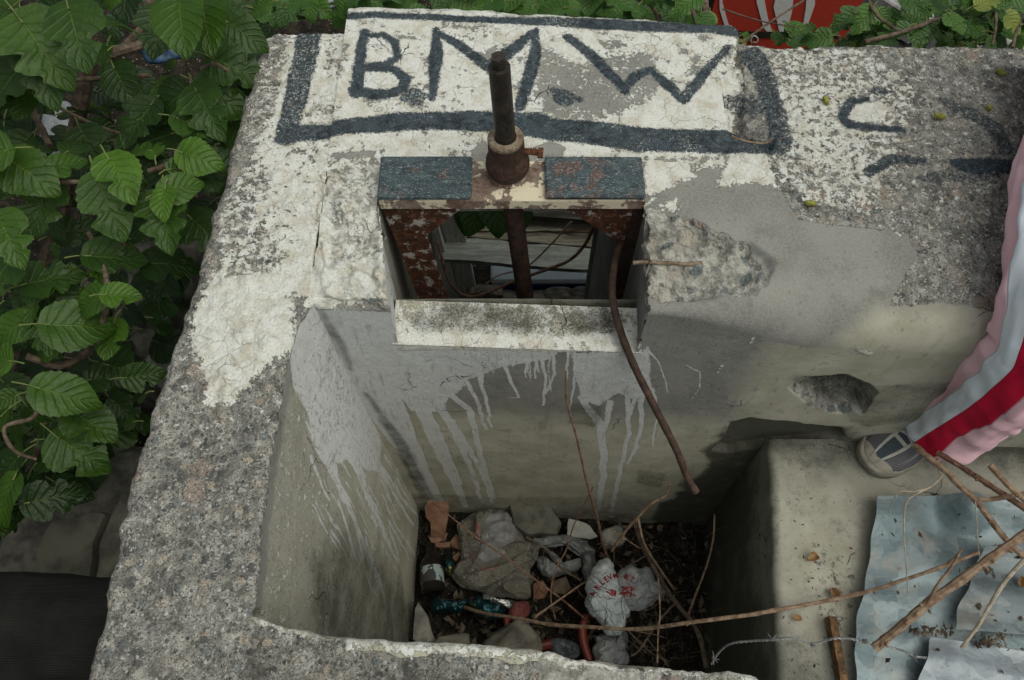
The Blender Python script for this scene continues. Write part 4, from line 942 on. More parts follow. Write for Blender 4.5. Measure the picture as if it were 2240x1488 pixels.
# ================================================================ foliage
def leaf_mat(name, c1, c2, c3, sc=1.0):
    n = NT(name, .42, .35); u, v, r_ = n.attr('lu'), n.attr('lv'), n.attr('lr')
    au = n.ma('ABSOLUTE', u); mid = n.sm(n.ma('MULTIPLY', au, n.ma('ADD', 1.0, v)), .055, .02)
    ph = n.ma('FRACT', n.ma('MULTIPLY', n.ma('SUBTRACT', v, n.ma('MULTIPLY', au, .30)), 6.5)); d = n.ma('ABSOLUTE', n.ma('SUBTRACT', ph, .5))
    lat = n.ma('MULTIPLY', n.sm(d, .46, .5), n.sm(au, 1.0, .3)); vein = n.ma('MAXIMUM', mid, n.ma('MULTIPLY', lat, .8))
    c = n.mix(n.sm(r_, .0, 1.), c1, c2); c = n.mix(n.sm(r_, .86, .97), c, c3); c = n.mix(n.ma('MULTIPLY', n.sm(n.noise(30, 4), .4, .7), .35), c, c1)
    c = n.mix(n.ma('MULTIPLY', vein, .26), c, c3); n.col(c)
    n.bump(n.ma('ADD', n.ma('MULTIPLY', n.sm(d, .25, .5), -.5), n.ma('ADD', n.ma('MULTIPLY', vein, -.5), n.ma('MULTIPLY', n.noise(130, 4), .9))), .0022, .8)
    n.b.inputs['Subsurface Weight'].default_value = 0
    tr = n.t.nodes.new('ShaderNodeBsdfTranslucent'); n.put(tr.inputs[0], n.mix(.5, c, (.10, .20, .02))); mx = n.t.nodes.new('ShaderNodeMixShader'); mx.inputs[0].default_value = .22
    n.t.links.new(n.b.outputs[0], mx.inputs[1]); n.t.links.new(tr.outputs[0], mx.inputs[2]); n.t.links.new(mx.outputs[0], n.t.nodes['Material Output'].inputs[0]); return n.m
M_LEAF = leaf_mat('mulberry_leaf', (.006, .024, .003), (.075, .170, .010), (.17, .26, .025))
M_VINE = leaf_mat('vine_leaf', (.03, .085, .014), (.07, .16, .022), (.20, .24, .04))
NVL, NUL = 34, 9
def leafshape(var, seed):
    i_s = seed
    v = np.linspace(0, 1, NVL)[:, None]; u = np.linspace(-1, 1, NUL)[None, :]; s = np.sin(math.pi * np.clip(v, 0, 1) ** .60) ** .78 * .43 * (1 - .12 * v)
    w = s * np.ones_like(u)
    if var == 1: w = w * (1 - .55 * np.exp(-((v - .50) / .06) ** 2))
    if var == 2: w = w * (1 - .60 * np.exp(-((v - .46) / .06) ** 2) * (u > 0))
    if var == 3: w = w * (1 - .5 * np.exp(-((v - .40) / .05) ** 2)) * (1 - .35 * np.exp(-((v - .66) / .05) ** 2))
    w = w * (1 + .10 * ((v * 11.5) % 1 - .5) * (v > .05) + .07 * np.sin(v * 7 + i_s * 1.7) * u)
    x = u * w; y = v - .20 * np.abs(u) ** 2 * (1 - v) ** 3 + .10 * np.abs(u) * np.sin(v * math.pi) * .5
    rs = np.random.RandomState(seed); a, b, c_ = rs.uniform(.1, .5), rs.uniform(.05, .35), rs.uniform(-.15, .15)
    z = -a * (v - .25) ** 2 * .9 + b * np.abs(x) * 1.1 - 1.2 * b * x * x + c_ * x * v + .006 * np.cos((v - np.abs(u) * .3) * 6.5 * 2 * math.pi) * np.sin(np.abs(u) * math.pi) + .03 * np.sin(v * 9 + u * 2 + seed)* np.abs(u)
    return np.stack([x, y, z], -1).reshape(-1, 3), np.broadcast_to(u, (NVL, NUL)).reshape(-1), np.broadcast_to(v, (NVL, NUL)).reshape(-1)
SHAPES = [leafshape([0, 2, 1, 3, 3, 1][i % 6], i) for i in range(18)]
LQ = quads(NVL, NUL)
class Leaves:
    def __init__(s): s.V = []; s.u = []; s.v = []; s.r = []; s.P = []
    def add(s, base, tip, nrm, L, r, k, wid=1.0):
        t = np.array(tip, float); t /= np.linalg.norm(t); nn = np.array(nrm, float); nn = nn - t * nn.dot(t); nn /= np.linalg.norm(nn); x = np.cross(t, nn)
        V, u, v = SHAPES[k % len(SHAPES)]; s.V.append(np.array(base) + (V[:, :1] * x * wid + V[:, 1:2] * t + V[:, 2:] * nn) * L); s.u.append(u); s.v.append(v); s.r.append(np.full(len(u), r))
        b = np.array(base); s.P.append((b, b - t * L * .45 - nn * L * .12))
    def build(s, name, mat, parent, stem_mat):
        n = len(s.V); F = np.concatenate([LQ + i * NVL * NUL for i in range(n)])
        o = build(name, np.concatenate(s.V), F, mat, parent, {'lu': np.concatenate(s.u), 'lv': np.concatenate(s.v), 'lr': np.concatenate(s.r)})
        m = MB()
        for a, b in s.P: m.tube([a, (a + b) / 2 + [0, 0, .004], b], [.0016, .0014, .0016], 5, caps=False)
        m.build('leaf_stalks', stem_mat, parent); return o
M_BARK = simple('brown_bark', (.07, .05, .035), (.16, .12, .085), 60, .9, .0015, 150)
M_STALK = simple('green_stalk', (.10, .14, .04), (.16, .18, .06), 40, .7)
M_DRY = simple('dry_twig', (.16, .10, .065), (.30, .22, .15), 70, .9, .0012, 200)
M_DRYP = simple('pale_dry_twig', (.26, .22, .16), (.42, .37, .29), 70, .9, .001, 200)
def dirpx(a, droop): return np.array([math.cos(R(a)), -math.sin(R(a)), droop])
BUSH = thing('mulberry_bush', 'leafy green mulberry bush filling the ground left of the tank', 'bush', (-1.0, .8, -1.4))
LV = Leaves(); rs = np.random.RandomState(21)
# the leaves that show largest: base px, length m, direction (0 right, 90 down), depth, shade, shape
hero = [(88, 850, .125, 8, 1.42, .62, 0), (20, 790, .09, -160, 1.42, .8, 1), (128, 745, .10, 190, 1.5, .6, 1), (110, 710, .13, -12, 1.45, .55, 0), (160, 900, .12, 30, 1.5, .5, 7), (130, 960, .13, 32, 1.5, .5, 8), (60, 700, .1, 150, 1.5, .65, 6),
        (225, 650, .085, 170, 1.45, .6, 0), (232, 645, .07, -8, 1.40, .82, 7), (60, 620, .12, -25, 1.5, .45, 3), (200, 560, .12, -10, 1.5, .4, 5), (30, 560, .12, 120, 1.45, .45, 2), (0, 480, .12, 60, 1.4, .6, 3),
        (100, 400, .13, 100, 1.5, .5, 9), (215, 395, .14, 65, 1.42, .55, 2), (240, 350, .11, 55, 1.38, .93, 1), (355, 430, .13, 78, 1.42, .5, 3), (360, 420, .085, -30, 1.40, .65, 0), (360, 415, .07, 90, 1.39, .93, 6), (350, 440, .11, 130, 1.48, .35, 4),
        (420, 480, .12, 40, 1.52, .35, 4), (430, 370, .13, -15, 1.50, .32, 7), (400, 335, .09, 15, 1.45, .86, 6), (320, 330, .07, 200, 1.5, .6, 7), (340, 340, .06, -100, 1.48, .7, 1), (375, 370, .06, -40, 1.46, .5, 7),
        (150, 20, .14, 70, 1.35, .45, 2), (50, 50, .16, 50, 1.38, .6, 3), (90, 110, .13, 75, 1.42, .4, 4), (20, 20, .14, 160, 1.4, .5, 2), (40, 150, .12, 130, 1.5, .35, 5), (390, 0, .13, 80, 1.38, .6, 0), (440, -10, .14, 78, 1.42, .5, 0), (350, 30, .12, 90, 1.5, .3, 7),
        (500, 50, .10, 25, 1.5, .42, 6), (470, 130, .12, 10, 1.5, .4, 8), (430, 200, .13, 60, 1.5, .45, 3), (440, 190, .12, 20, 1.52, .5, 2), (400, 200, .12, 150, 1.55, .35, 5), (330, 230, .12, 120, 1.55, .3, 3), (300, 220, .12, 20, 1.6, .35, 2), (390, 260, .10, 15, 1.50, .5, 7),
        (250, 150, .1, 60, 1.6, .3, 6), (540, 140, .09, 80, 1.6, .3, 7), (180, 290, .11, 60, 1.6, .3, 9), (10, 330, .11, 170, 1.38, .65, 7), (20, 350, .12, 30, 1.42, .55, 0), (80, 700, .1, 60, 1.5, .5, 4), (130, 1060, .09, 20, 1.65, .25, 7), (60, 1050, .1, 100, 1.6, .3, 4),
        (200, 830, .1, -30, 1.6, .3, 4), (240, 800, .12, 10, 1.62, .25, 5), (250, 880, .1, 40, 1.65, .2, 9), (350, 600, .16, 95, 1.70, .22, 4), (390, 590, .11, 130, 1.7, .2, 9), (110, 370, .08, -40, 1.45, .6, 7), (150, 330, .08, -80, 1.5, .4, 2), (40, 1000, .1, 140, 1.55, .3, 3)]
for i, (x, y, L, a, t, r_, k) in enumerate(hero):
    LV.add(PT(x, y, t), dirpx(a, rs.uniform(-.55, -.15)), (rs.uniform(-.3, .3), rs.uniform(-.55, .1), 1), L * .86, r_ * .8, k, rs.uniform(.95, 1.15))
reg = np.array([(-250, -60), (600, -60), (590, 60), (560, 170), (520, 330), (500, 400), (440, 530), (400, 640), (350, 800), (345, 900), (250, 1000), (180, 1100), (60, 1180), (-250, 1250)], float)
k = 0
while k < 470:
    x, y = rs.uniform(-250, 600), rs.uniform(-60, 1250)
    if polysd(np.array([x]), np.array([y]), reg)[0] < 15: continue
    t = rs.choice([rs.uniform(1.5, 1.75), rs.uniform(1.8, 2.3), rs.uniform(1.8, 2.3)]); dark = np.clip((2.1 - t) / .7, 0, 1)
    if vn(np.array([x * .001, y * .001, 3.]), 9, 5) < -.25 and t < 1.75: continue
    L = rs.uniform(.035, .11); LV.add(PT(x, y, t), dirpx(rs.uniform(-40, 200), rs.uniform(-.8, .1)), (rs.uniform(-.5, .5), rs.uniform(-.7, .3), 1), L, rs.uniform(.0, .35) if t > 1.75 else rs.uniform(.1, .6), rs.randint(18), rs.uniform(.9, 1.15)); k += 1  # deeper leaves get darker green: shade inside the bush put into their colour
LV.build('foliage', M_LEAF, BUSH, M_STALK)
def branch(m, pts, w0, w1, rs, knob=.12, seg=8, n=5):
    """pts: (px, py, depth)"""
    q = cr([PT(*p) for p in pts], n); r_ = np.linspace(w0, w1, len(q)); r_ = r_ * (1 + rs.uniform(-knob, knob, len(r_))) ; m.tube(q, r_, seg, jit=.06, rs=rs); return q
m = MB()
for pts, w0, w1 in (([(165, -20, 1.7), (190, 60, 1.72), (205, 110, 1.75), (240, 120, 1.8)], .010, .012), ([(330, -10, 1.8), (320, 50, 1.82), (270, 110, 1.85)], .012, .012), ([(-20, 110, 1.6), (100, 180, 1.7), (170, 175, 1.75), (330, 165, 1.75)], .006, .005),
                    ([(50, 200, 1.75), (85, 270, 1.72), (110, 320, 1.7)], .008, .007), ([(-20, 370, 1.5), (60, 385, 1.48), (110, 395, 1.47), (200, 400, 1.47)], .008, .004), ([(220, 475, 1.6), (255, 520, 1.62), (290, 560, 1.66)], .008, .007),
                    ([(195, 510, 1.55), (225, 580, 1.5), (236, 640, 1.46), (225, 700, 1.5), (195, 760, 1.55), (150, 800, 1.6)], .005, .007), ([(90, 880, 1.45), (70, 915, 1.44), (10, 935, 1.43), (30, 985, 1.44), (80, 1005, 1.46)], .0045, .003), ([(100, 930, 1.6), (60, 1040, 1.7), (0, 1130, 1.8)], .007, .009),
                    ([(100, 220, 1.7), (200, 270, 1.65), (300, 300, 1.6), (370, 290, 1.6)], .004, .003), ([(325, 375, 1.5), (370, 360, 1.5), (390, 345, 1.48)], .006, .005), ([(380, 368, 1.47), (410, 385, 1.47), (430, 430, 1.5)], .005, .003),
                    ([(60, 780, 1.5), (130, 800, 1.55), (200, 770, 1.6)], .007, .007), ([(440, 150, 1.5), (470, 140, 1.48), (500, 155, 1.48)], .004, .003), ([(200, 120, 1.76), (100, 600, 2.1), (40, 800, 2.4)], .018, .03), ([(240, 120, 1.8), (330, 90, 1.85), (420, 40, 1.9), (480, -40, 1.9)], .012, .009)):
    branch(m, pts, w0, w1, rs)
m.build('branches', M_BARK, BUSH)

# vine along the far wall and beyond
VINE = thing('climbing_plant', 'bright green climbing plant growing behind the top edge of the far wall', 'climbing plant', (.5, 1.5, -1.35))
LW = Leaves(); vr = np.random.RandomState(33); reg2 = [(560, 640, -20, 55, 16), (640, 1500, -50, 30, 105), (1480, 1560, -40, 60, 22), (1560, 1700, 70, 100, 5), (1720, 1850, 55, 98, 12), (1850, 1930, 0, 90, 18), (1980, 2180, -20, 80, 50), (2090, 2260, 20, 100, 22), (2150, 2300, -20, 60, 16)]
for x0, x1, y0, y1, n_ in reg2:
    for i in range(n_):
        x, y = vr.uniform(x0, x1), vr.uniform(y0, y1); t = vr.uniform(1.75, 2.3) if x < 1500 else vr.uniform(1.68, 2.05)
        L = vr.uniform(.035, .085) if x < 1500 else vr.uniform(.025, .07)
        LW.add(PT(x, y, t), dirpx(vr.uniform(-30, 210), vr.uniform(-.7, .1)), (vr.uniform(-.5, .5), vr.uniform(-.8, .2), 1), L, vr.uniform(.1, 1) if x > 1500 else vr.uniform(.1, .8), vr.randint(18))
for x, y, L, a, t in ((1870, 30, .07, 150, 1.8), (1873, 32, .07, 40, 1.8), (2010, 30, .09, 170, 1.75), (2040, 10, .09, -30, 1.75), (2010, 60, .06, 100, 1.72), (1985, 60, .05, 160, 1.7)):
    LW.add(PT(x, y, t), dirpx(a, -.3), (0, -.3, 1), L, .35, 3)
# leaves hanging behind the beam, seen through the opening
for x, y, L, a, t in ((1045, 440, .085, 110, 1.72), (1085, 430, .095, 85, 1.70), (1138, 445, .06, 75, 1.74), (1022, 452, .07, 95, 1.78)):
    LW.add(PT(x, y, t), dirpx(a, -.9), (.1, -.8, .6), L, .15, 0)
LW.build('foliage', M_VINE, VINE, M_STALK)
m = MB()
for pts, w in (([(1895, -10, 1.75), (1915, 30, 1.72), (1945, 55, 1.7), (1970, 70, 1.68)], .004), ([(1890, 92, 1.66), (1960, 74, 1.68), (2030, 50, 1.72), (2100, 20, 1.8), (2140, -10, 1.85)], .005), ([(2155, -10, 1.8), (2175, 20, 1.75), (2178, 60, 1.7), (2170, 100, 1.66)], .0035), ([(2215, 105, 1.64), (2225, 65, 1.68), (2250, 30, 1.72)], .004),
               ([(1500, -10, 1.9), (1520, 40, 1.85), (1530, 90, 1.8)], .007), ([(1545, 60, 1.85), (1542, 0, 1.9), (1540, -30, 1.9)], .010), ([(1400, -10, 1.9), (1430, 20, 1.9), (1440, 50, 1.85)], .005), ([(1090, -20, 2.), (1130, 30, 2.)], .006), ([(1620, 95, 1.8), (1690, 45, 1.85), (1760, 0, 1.9)], .003), ([(1580, 20, 1.9), (1660, 45, 1.9), (1740, 60, 1.9)], .002)):
    branch(m, pts, w, w * .8, vr)
struct(m.build('stems', M_BARK, VINE), 'stuff')
# ================================================================ the pit: earth and rubbish
ZF = -1.27
xs = np.linspace(-.36, .66, 200); ys = np.linspace(-.1, .70, 160); GX, GY = np.meshgrid(xs, ys, indexing='ij'); P = np.stack([GX, GY, np.full(GX.shape, ZF)], -1)
P[..., 2] += fbm(P, 8, 91, 4) * .03 + fbm(P, 40, 92, 4) * .012 + .03 * sstep(.25, -.3, GX) - .02
M_LITTER = soil_mat('pit_litter', (.010, .009, .007), (.030, .026, .020), (.075, .065, .05), 42)
struct(grid('pit_earth', P, M_LITTER, None), 'stuff')
M_TERRA = simple('terracotta', (.16, .082, .05), (.26, .145, .095), 40, .85, .001, 200)
M_GCON = simple('grey_concrete_scrap', (.07, .068, .055), (.13, .125, .10), 30, .9, .002, 150)
M_TILE = simple('glazed_tile', (.26, .26, .23), (.36, .36, .32), 30, .5, .0006, 120)
def zoff(px, py, z): return PZ(px, py, z)
o = slab('roof_tile_shard', [(930, 1112), (942, 1095), (986, 1090), (978, 1135), (968, 1168), (938, 1176), (940, 1140), (931, 1128)], -1.18, .012, M_TERRA, 'large orange roof tile shard leaning in the left far corner of the pit', 'tile shard', 4, (.1, .9)); outward(o)
for i, (pts, lab) in enumerate((([(940, 1178), (978, 1165), (972, 1180), (945, 1190)], 'small orange tile shard just below the largest shard'), ([(946, 1186), (985, 1184), (983, 1195), (950, 1196)], 'thin pale tile sliver above the dark bottle neck'),
                    ([(985, 1185), (1000, 1170), (1008, 1180), (1008, 1202), (988, 1198)], 'orange tile shard touching the left edge of the towel'), ([(990, 1222), (1005, 1206), (1012, 1210), (998, 1230)], 'narrow tile shard between bottle and towel'),
                    ([(1205, 1275), (1235, 1262), (1250, 1285), (1235, 1300), (1210, 1296)], 'dull brown brick piece right of the towel'), ([(1165, 1275), (1185, 1268), (1200, 1290), (1190, 1308), (1165, 1312)], 'reddish tile piece at the right corner of the towel'))):
    outward(slab('roof_tile_shard', pts, -1.225 - .004 * i, .016, M_TERRA if i != 4 else simple('dull_brick', (.12, .085, .06), (.2, .15, .11), 30, .9, .002), lab, 'tile shard', 20 + i, (.2 * (i % 3 - 1), .3)))
o = slab('concrete_slab_piece', [(1110, 1103), (1190, 1097), (1212, 1120), (1228, 1140), (1218, 1166), (1150, 1165), (1124, 1148)], -1.17, .06, M_GCON, 'grey concrete piece propped against the far wall of the pit', 'concrete piece', 9, (0, .5)); outward(o)
outward(slab('white_tile_shard', [(1243, 1135), (1262, 1140), (1290, 1152), (1308, 1172), (1290, 1178), (1241, 1168)], -1.19, .008, M_TILE, 'white glazed tile shard near the far wall of the pit', 'tile shard', 12, (.1, .35)))
outward(slab('stone_chip', [(905, 1330), (915, 1315), (935, 1345), (950, 1400), (925, 1415), (903, 1400)], -1.16, .03, M_STONEL, 'flat pale stone at the left edge of the pit floor', 'stone', 15, (.2, .1)))
rock('stone_chip', PZ(1122, 1418, -1.18), (.15, .12, .09), M_STONE, 71, 'grey angular stone by the front wall of the pit', 'stone', None, .6)
rock('stone_chip', PZ(985, 1408, -1.21), (.10, .05, .05), M_STONE, 72, 'brown stone by the front wall left of the pale one', 'stone', None, .2)
rock('stone_chip', PZ(1340, 1175, -1.22), (.07, .06, .05), M_STONEL, 75, 'small mottled stone under twigs in the far right of the pit', 'stone', None, .2)
# bottle
M_GLASS = NT('dark_glass', .18, .5); M_GLASS.col((.010, .008, .007)); M_GLASS = M_GLASS.m
BOT = thing('glass_bottle', 'dark brown glass bottle with pale label lying at the left pit wall', 'bottle', PZ(945, 1250, -1.2))
p0 = PZ(948, 1302, -1.17); p1 = PZ(941, 1192, -1.20); ax = (p1 - p0); Lb = np.linalg.norm(ax); ax = ax / Lb
q = Vector((0, 0, 1)).rotation_difference(Vector(ax)).to_matrix().to_4x4(); rb_ = .033
prof = [(.001, .006), (rb_ * .8, .003), (rb_, .010), (rb_, .58 * Lb), (rb_ * .9, .66 * Lb), (rb_ * .55, .76 * Lb), (rb_ * .40, .84 * Lb), (rb_ * .38, .95 * Lb), (rb_ * .46, .955 * Lb), (rb_ * .46, Lb), (rb_ * .3, Lb)]
m = MB(); m.lathe(prof, p0, 40, q); m.build('glass', M_GLASS, BOT)
m = MB(); m.lathe([(rb_ * 1.012, .20 * Lb), (rb_ * 1.015, .21 * Lb), (rb_ * 1.015, .50 * Lb), (rb_ * 1.012, .51 * Lb)], p0, 40, q)
M_LABEL = NT('bottle_label', .6); M_LABEL.col(M_LABEL.mix(M_LABEL.sm(M_LABEL.noise(22, 3), .48, .5), (.05, .05, .05), (.30, .36, .36))); m.build('paper_label', M_LABEL.m, BOT)
# cloths
def cloth_mat(name, c1, c2, dirt, s=24, weave=900, dl=.5):
    n = NT(name, .95, .1); c = n.mix(n.sm(n.noise(s, 5, .65), .4, .65), c1, c2); g_ = n.noise(260, 3, .7); c = n.mix(n.ma('MULTIPLY', n.sm(n.ma('ADD', n.ma('MULTIPLY', n.noise(s, 4, .7), .6), n.ma('MULTIPLY', g_, .4)), dl - .02, dl + .06), .85), c, dirt)
    n.col(c); n.bump(n.ma('ADD', n.noise(weave, 2), n.ma('ADD', g_, n.noise(s * 4, 4))), .004); return n.m
M_TOWEL = cloth_mat('dirty_towelling', (.17, .16, .125), (.36, .35, .32), (.06, .052, .036), 30, 500, .51); M_TOWL = cloth_mat('greyish_towelling', (.25, .25, .24), (.36, .36, .36), (.13, .12, .09), 26, 500, .58)
def sheetcloth(name, px, z, h, mat, par, seed, ang, nf, amp=.014):
    """a laid cloth: thin, with long folds running along ang and a rolled edge"""
    Z = np.array([PZ(x, y, z) for x, y in px]); cl = cr(np.vstack([Z, Z[:1]]), 14)[:-1]; li = np.concatenate([Z[i] + (Z[(i + 1) % len(Z)] - Z[i]) * np.linspace(0, 1, 14, endpoint=False)[:, None] for i in range(len(Z))]); cl = cl * .3 + li * .7; c = cl.mean(0); nr = 60
    rr = np.linspace(0, 1, nr); P = c + (cl - c)[None] * rr[:, None, None]; d = np.array([math.cos(R(ang)), math.sin(R(ang))]); e = np.array([-d[1], d[0]])
    u = P[..., :2] @ d; v = P[..., :2] @ e + fbm(P * [1, 1, 0], 6, seed, 3) * .035
    fold_ = (1 - np.abs(np.sin(v * nf + seed))) ** 2.2
    P[..., 2] += h * (.35 + .65 * np.clip(1 - rr[:, None] ** 3, 0, 1)) + amp * fold_ * (.4 + .6 * vn(P * [1, 1, 0], 14, seed + 2)) + amp * 3.0 * (crease(P * [1, 1, 0], 15, seed + 3) - .3) + fbm(P * [1, 1, 0], 22, seed + 4, 4) * amp * .5 - .010 * sstep(.9, 1, rr)[:, None]
    P[..., 0] += fbm(P, 40, seed + 6, 3) * .003 * rr[:, None]; P[..., 1] += fbm(P, 40, seed + 8, 3) * .003 * rr[:, None]
    Q = P[::-1].copy(); Q[..., 2] -= .005; Q[:, :, :2] = c[:2] + (Q[:, :, :2] - c[:2]) * .995
    o = grid(name, np.concatenate([P, Q]), mat, par, wrap_m=True); outward(o); return o
TW = thing('towel', 'dirty grey towel with faint pink marks crumpled in the pit', 'towel', PZ(1080, 1220, -1.22))
sheetcloth('fold', [(1030, 1122), (1060, 1112), (1110, 1118), (1128, 1150), (1150, 1185), (1180, 1195), (1175, 1225), (1160, 1250), (1162, 1308), (1120, 1312), (1060, 1298), (1010, 1287), (985, 1258), (1008, 1222), (1006, 1190), (1000, 1150)], -1.215, .030, M_TOWEL, TW, 31, 20, 52, .022)
sheetcloth('fold', [(1048, 1150), (1070, 1122), (1095, 1114), (1120, 1135), (1130, 1165), (1126, 1200), (1100, 1222), (1060, 1238), (1040, 1225), (1052, 1190)], -1.185, .024, M_TOWL, TW, 35, 65, 44, .018)
sheetcloth('fold', [(1000, 1262), (1050, 1250), (1100, 1232), (1150, 1205), (1175, 1205), (1168, 1222), (1120, 1258), (1070, 1285), (1030, 1290)], -1.182, .020, M_TOWEL, TW, 37, 30, 70, .008)
sheetcloth('fold', [(1040, 1128), (1062, 1114), (1080, 1116), (1060, 1150), (1050, 1185), (1036, 1178)], -1.178, .018, M_TOWEL, TW, 39, 60, 60, .008)
sheetcloth('fold', [(1095, 1262), (1135, 1240), (1158, 1232), (1162, 1306), (1130, 1310), (1100, 1290)], -1.185, .016, M_TOWEL, TW, 41, 15, 90, .009)
M_PK = simple('faded_pink_print', (.25, .10, .09), (.22, .15, .13), 60, .9)
PKS = []
for pts in ([(1035, 1140), (1044, 1138), (1052, 1168), (1044, 1172)], [(1050, 1240), (1088, 1238), (1086, 1244), (1052, 1248)], [(1030, 1205), (1038, 1200), (1036, 1214), (1028, 1216)]):
    PKS.append(blob('pink_mark', pts, -1.155, .0003, M_PK, None, None, 3, .0001, 40, nr=12, nt_=30, par=TW))
# translucent film
M_FILM = simple('dirty_clear_film', (.09, .095, .09), (.20, .21, .21), 30, .35, .003, 45)
def ribbon(name, pts, w, z, mat, lab, cat, seed, par=None):
    q = cr([PZ(x, y, z) for x, y in pts], 12); T = np.gradient(q, axis=0); T /= np.linalg.norm(T, axis=1, keepdims=True); s_ = np.stack([-T[:, 1], T[:, 0], T[:, 2] * 0], -1); ww = w * (1 + .5 * fbm(q, 20, seed, 2))
    v = np.linspace(-1, 1, 9); P = q[:, None] + s_[:, None] * (v[None, :, None] * ww[:, None, None]); P[..., 2] += fbm(P, 55, seed + 1, 3) * .013 + .012 * np.cos(v * 3)[None]
    P2 = P.copy(); P2[..., 2] -= .0015; o = grid(name, np.concatenate([P, P2[:, ::-1]], 1), mat, par, wrap_m=True); outward(o)
    if lab: tag(o, lab, cat)
    return o
FM = thing('plastic_film', 'torn strip of clouded plastic film between towel and white bag', 'plastic film', PZ(1240, 1210, -1.22))
for k_, (pts, h_) in enumerate((([(1160, 1178), (1200, 1168), (1250, 1172), (1290, 1190), (1302, 1215), (1285, 1225), (1262, 1200), (1215, 1192), (1170, 1195)], .018), ([(1268, 1200), (1300, 1205), (1303, 1245), (1290, 1275), (1272, 1265), (1276, 1235)], .02), ([(1172, 1225), (1190, 1222), (1212, 1240), (1250, 1236), (1275, 1222), (1262, 1248), (1225, 1262), (1190, 1262), (1172, 1245)], .016), ([(1195, 1200), (1215, 1205), (1226, 1225), (1218, 1240), (1204, 1225)], .014))):
    blob('strip', pts, -1.21, h_, M_FILM, None, None, 41 + k_ * 3, .030, 30, par=FM, ridged='film', nr=30, nt_=150, ctr=None)
# foil packets
M_FOIL = NT('teal_foil', .28, .5); M_FOIL.b.inputs['Metallic'].default_value = .75; M_FOIL.col(M_FOIL.mix(M_FOIL.sm(M_FOIL.noise(14, 3), .56, .60), (.012, .045, .055), (.08, .085, .03))); M_FOIL.bump(M_FOIL.noise(34, 3), .008); M_FOIL = M_FOIL.m
M_SILV = NT('silver_foil', .22, .5); M_SILV.b.inputs['Metallic'].default_value = .9; M_SILV.col((.38, .39, .38)); M_SILV.bump(M_SILV.noise(70, 4), .006); M_SILV = M_SILV.m
blob('foil_packet', [(946, 1306), (985, 1312), (1028, 1308), (1022, 1325), (1002, 1341), (946, 1338)], -1.16, .014, M_FOIL, 'teal foil packet with yellow print below the bottle', 'packet', 51, .018, 34, ridged='film', nr=40, nt_=160)
FP = blob('foil_packet', [(1028, 1318), (1058, 1306), (1090, 1318), (1114, 1326), (1100, 1350), (1078, 1360), (1040, 1348)], -1.16, .014, M_FOIL, 'dark teal foil packet with torn silver top beside the other packet', 'packet', 53, .018, 30, ridged='film', nr=40, nt_=160)
blob('torn_top', [(1052, 1300), (1070, 1300), (1092, 1312), (1118, 1316), (1114, 1330), (1085, 1324), (1060, 1314)], -1.145, .012, M_SILV, None, None, 55, .018, 40, ridged='film', par=FP, nr=40, nt_=160)
blob('foil_scrap', [(970, 1225), (985, 1215), (995, 1232), (988, 1262), (972, 1250)], -1.2, .014, M_FOIL, 'small teal foil scrap between bottle and towel', 'foil scrap', 58, .008, 34, ridged=True)
# red plastic
M_REDP = simple('dull_red_plastic', (.10, .018, .010), (.17, .03, .018), 30, .45, .001); m = MB()
m.tube(cr([PZ(x, y, -1.19) for x, y in ((1108, 1352), (1115, 1385), (1145, 1405), (1180, 1412), (1205, 1408))], 8), [.010] * 16 + [.014] * 17, 10); tag(m.build('red_plastic_rim', M_REDP, None), 'curved red plastic rim by the front wall of the pit', 'plastic rim')
m = MB(); m.tube(cr([PZ(x, y, -1.17) for x, y in ((1285, 1345), (1275, 1375), (1278, 1410), (1290, 1445))], 8), .012, 10); tag(m.build('red_plastic_rim', M_REDP, None), 'upright red plastic strip left of the cup under the bag', 'plastic rim')
blob('red_rag', [(1115, 1318), (1155, 1316), (1158, 1345), (1130, 1362), (1112, 1350)], -1.19, .015, simple('dull_red_rag', (.12, .03, .03), (.2, .07, .06), 40, .9, .002), 'dull red rag right of the foil packets', 'rag', 61, .008, 30, ridged=True)
# white carrier bag with red print, and the cup below it
def bag_mat(name, a, b, dirt):
    n = NT(name, .38, .4); c = n.mix(n.sm(n.noise(10, 5), .4, .6), a, b); c = n.mix(n.ma('MULTIPLY', n.sm(n.noise(24, 6, .7), .5, .7), .75), c, dirt)
    v_ = n.vor(30, 'DISTANCE_TO_EDGE', vec=n.warp(.06, 26)); c = n.mix(n.ma('MULTIPLY', n.sm(v_, .07, .0), .35), c, a); n.col(c); n.bump(n.ma('ADD', n.noise(45, 5, .7), n.ma('MULTIPLY', n.sm(v_, .12, .0), .35)), .008); n.b.inputs['Subsurface Weight'].default_value = 0; return n.m
M_BAG = bag_mat('white_bag_film', (.36, .41, .42), (.50, .54, .54), (.16, .17, .17)); M_BAGD = bag_mat('darker_bag_film', (.20, .215, .22), (.30, .315, .32), (.09, .09, .09))  # darker grey film for the right lobe and the tub
BAG = thing('carrier_bag', 'white plastic carrier bag printed with red letters, puffed up in the pit', 'carrier bag', PZ(1350, 1310, -1.1))
BZ = -1.08
blob('bag_body', [(1275, 1290), (1286, 1262), (1300, 1238), (1312, 1226), (1328, 1222), (1342, 1240), (1352, 1262), (1360, 1300), (1378, 1338), (1374, 1362), (1352, 1388), (1332, 1392), (1312, 1366), (1290, 1348), (1277, 1322)], BZ, .034, M_BAG, None, None, 63, .030, 16, par=BAG, ridged='film', nr=60, nt_=260)
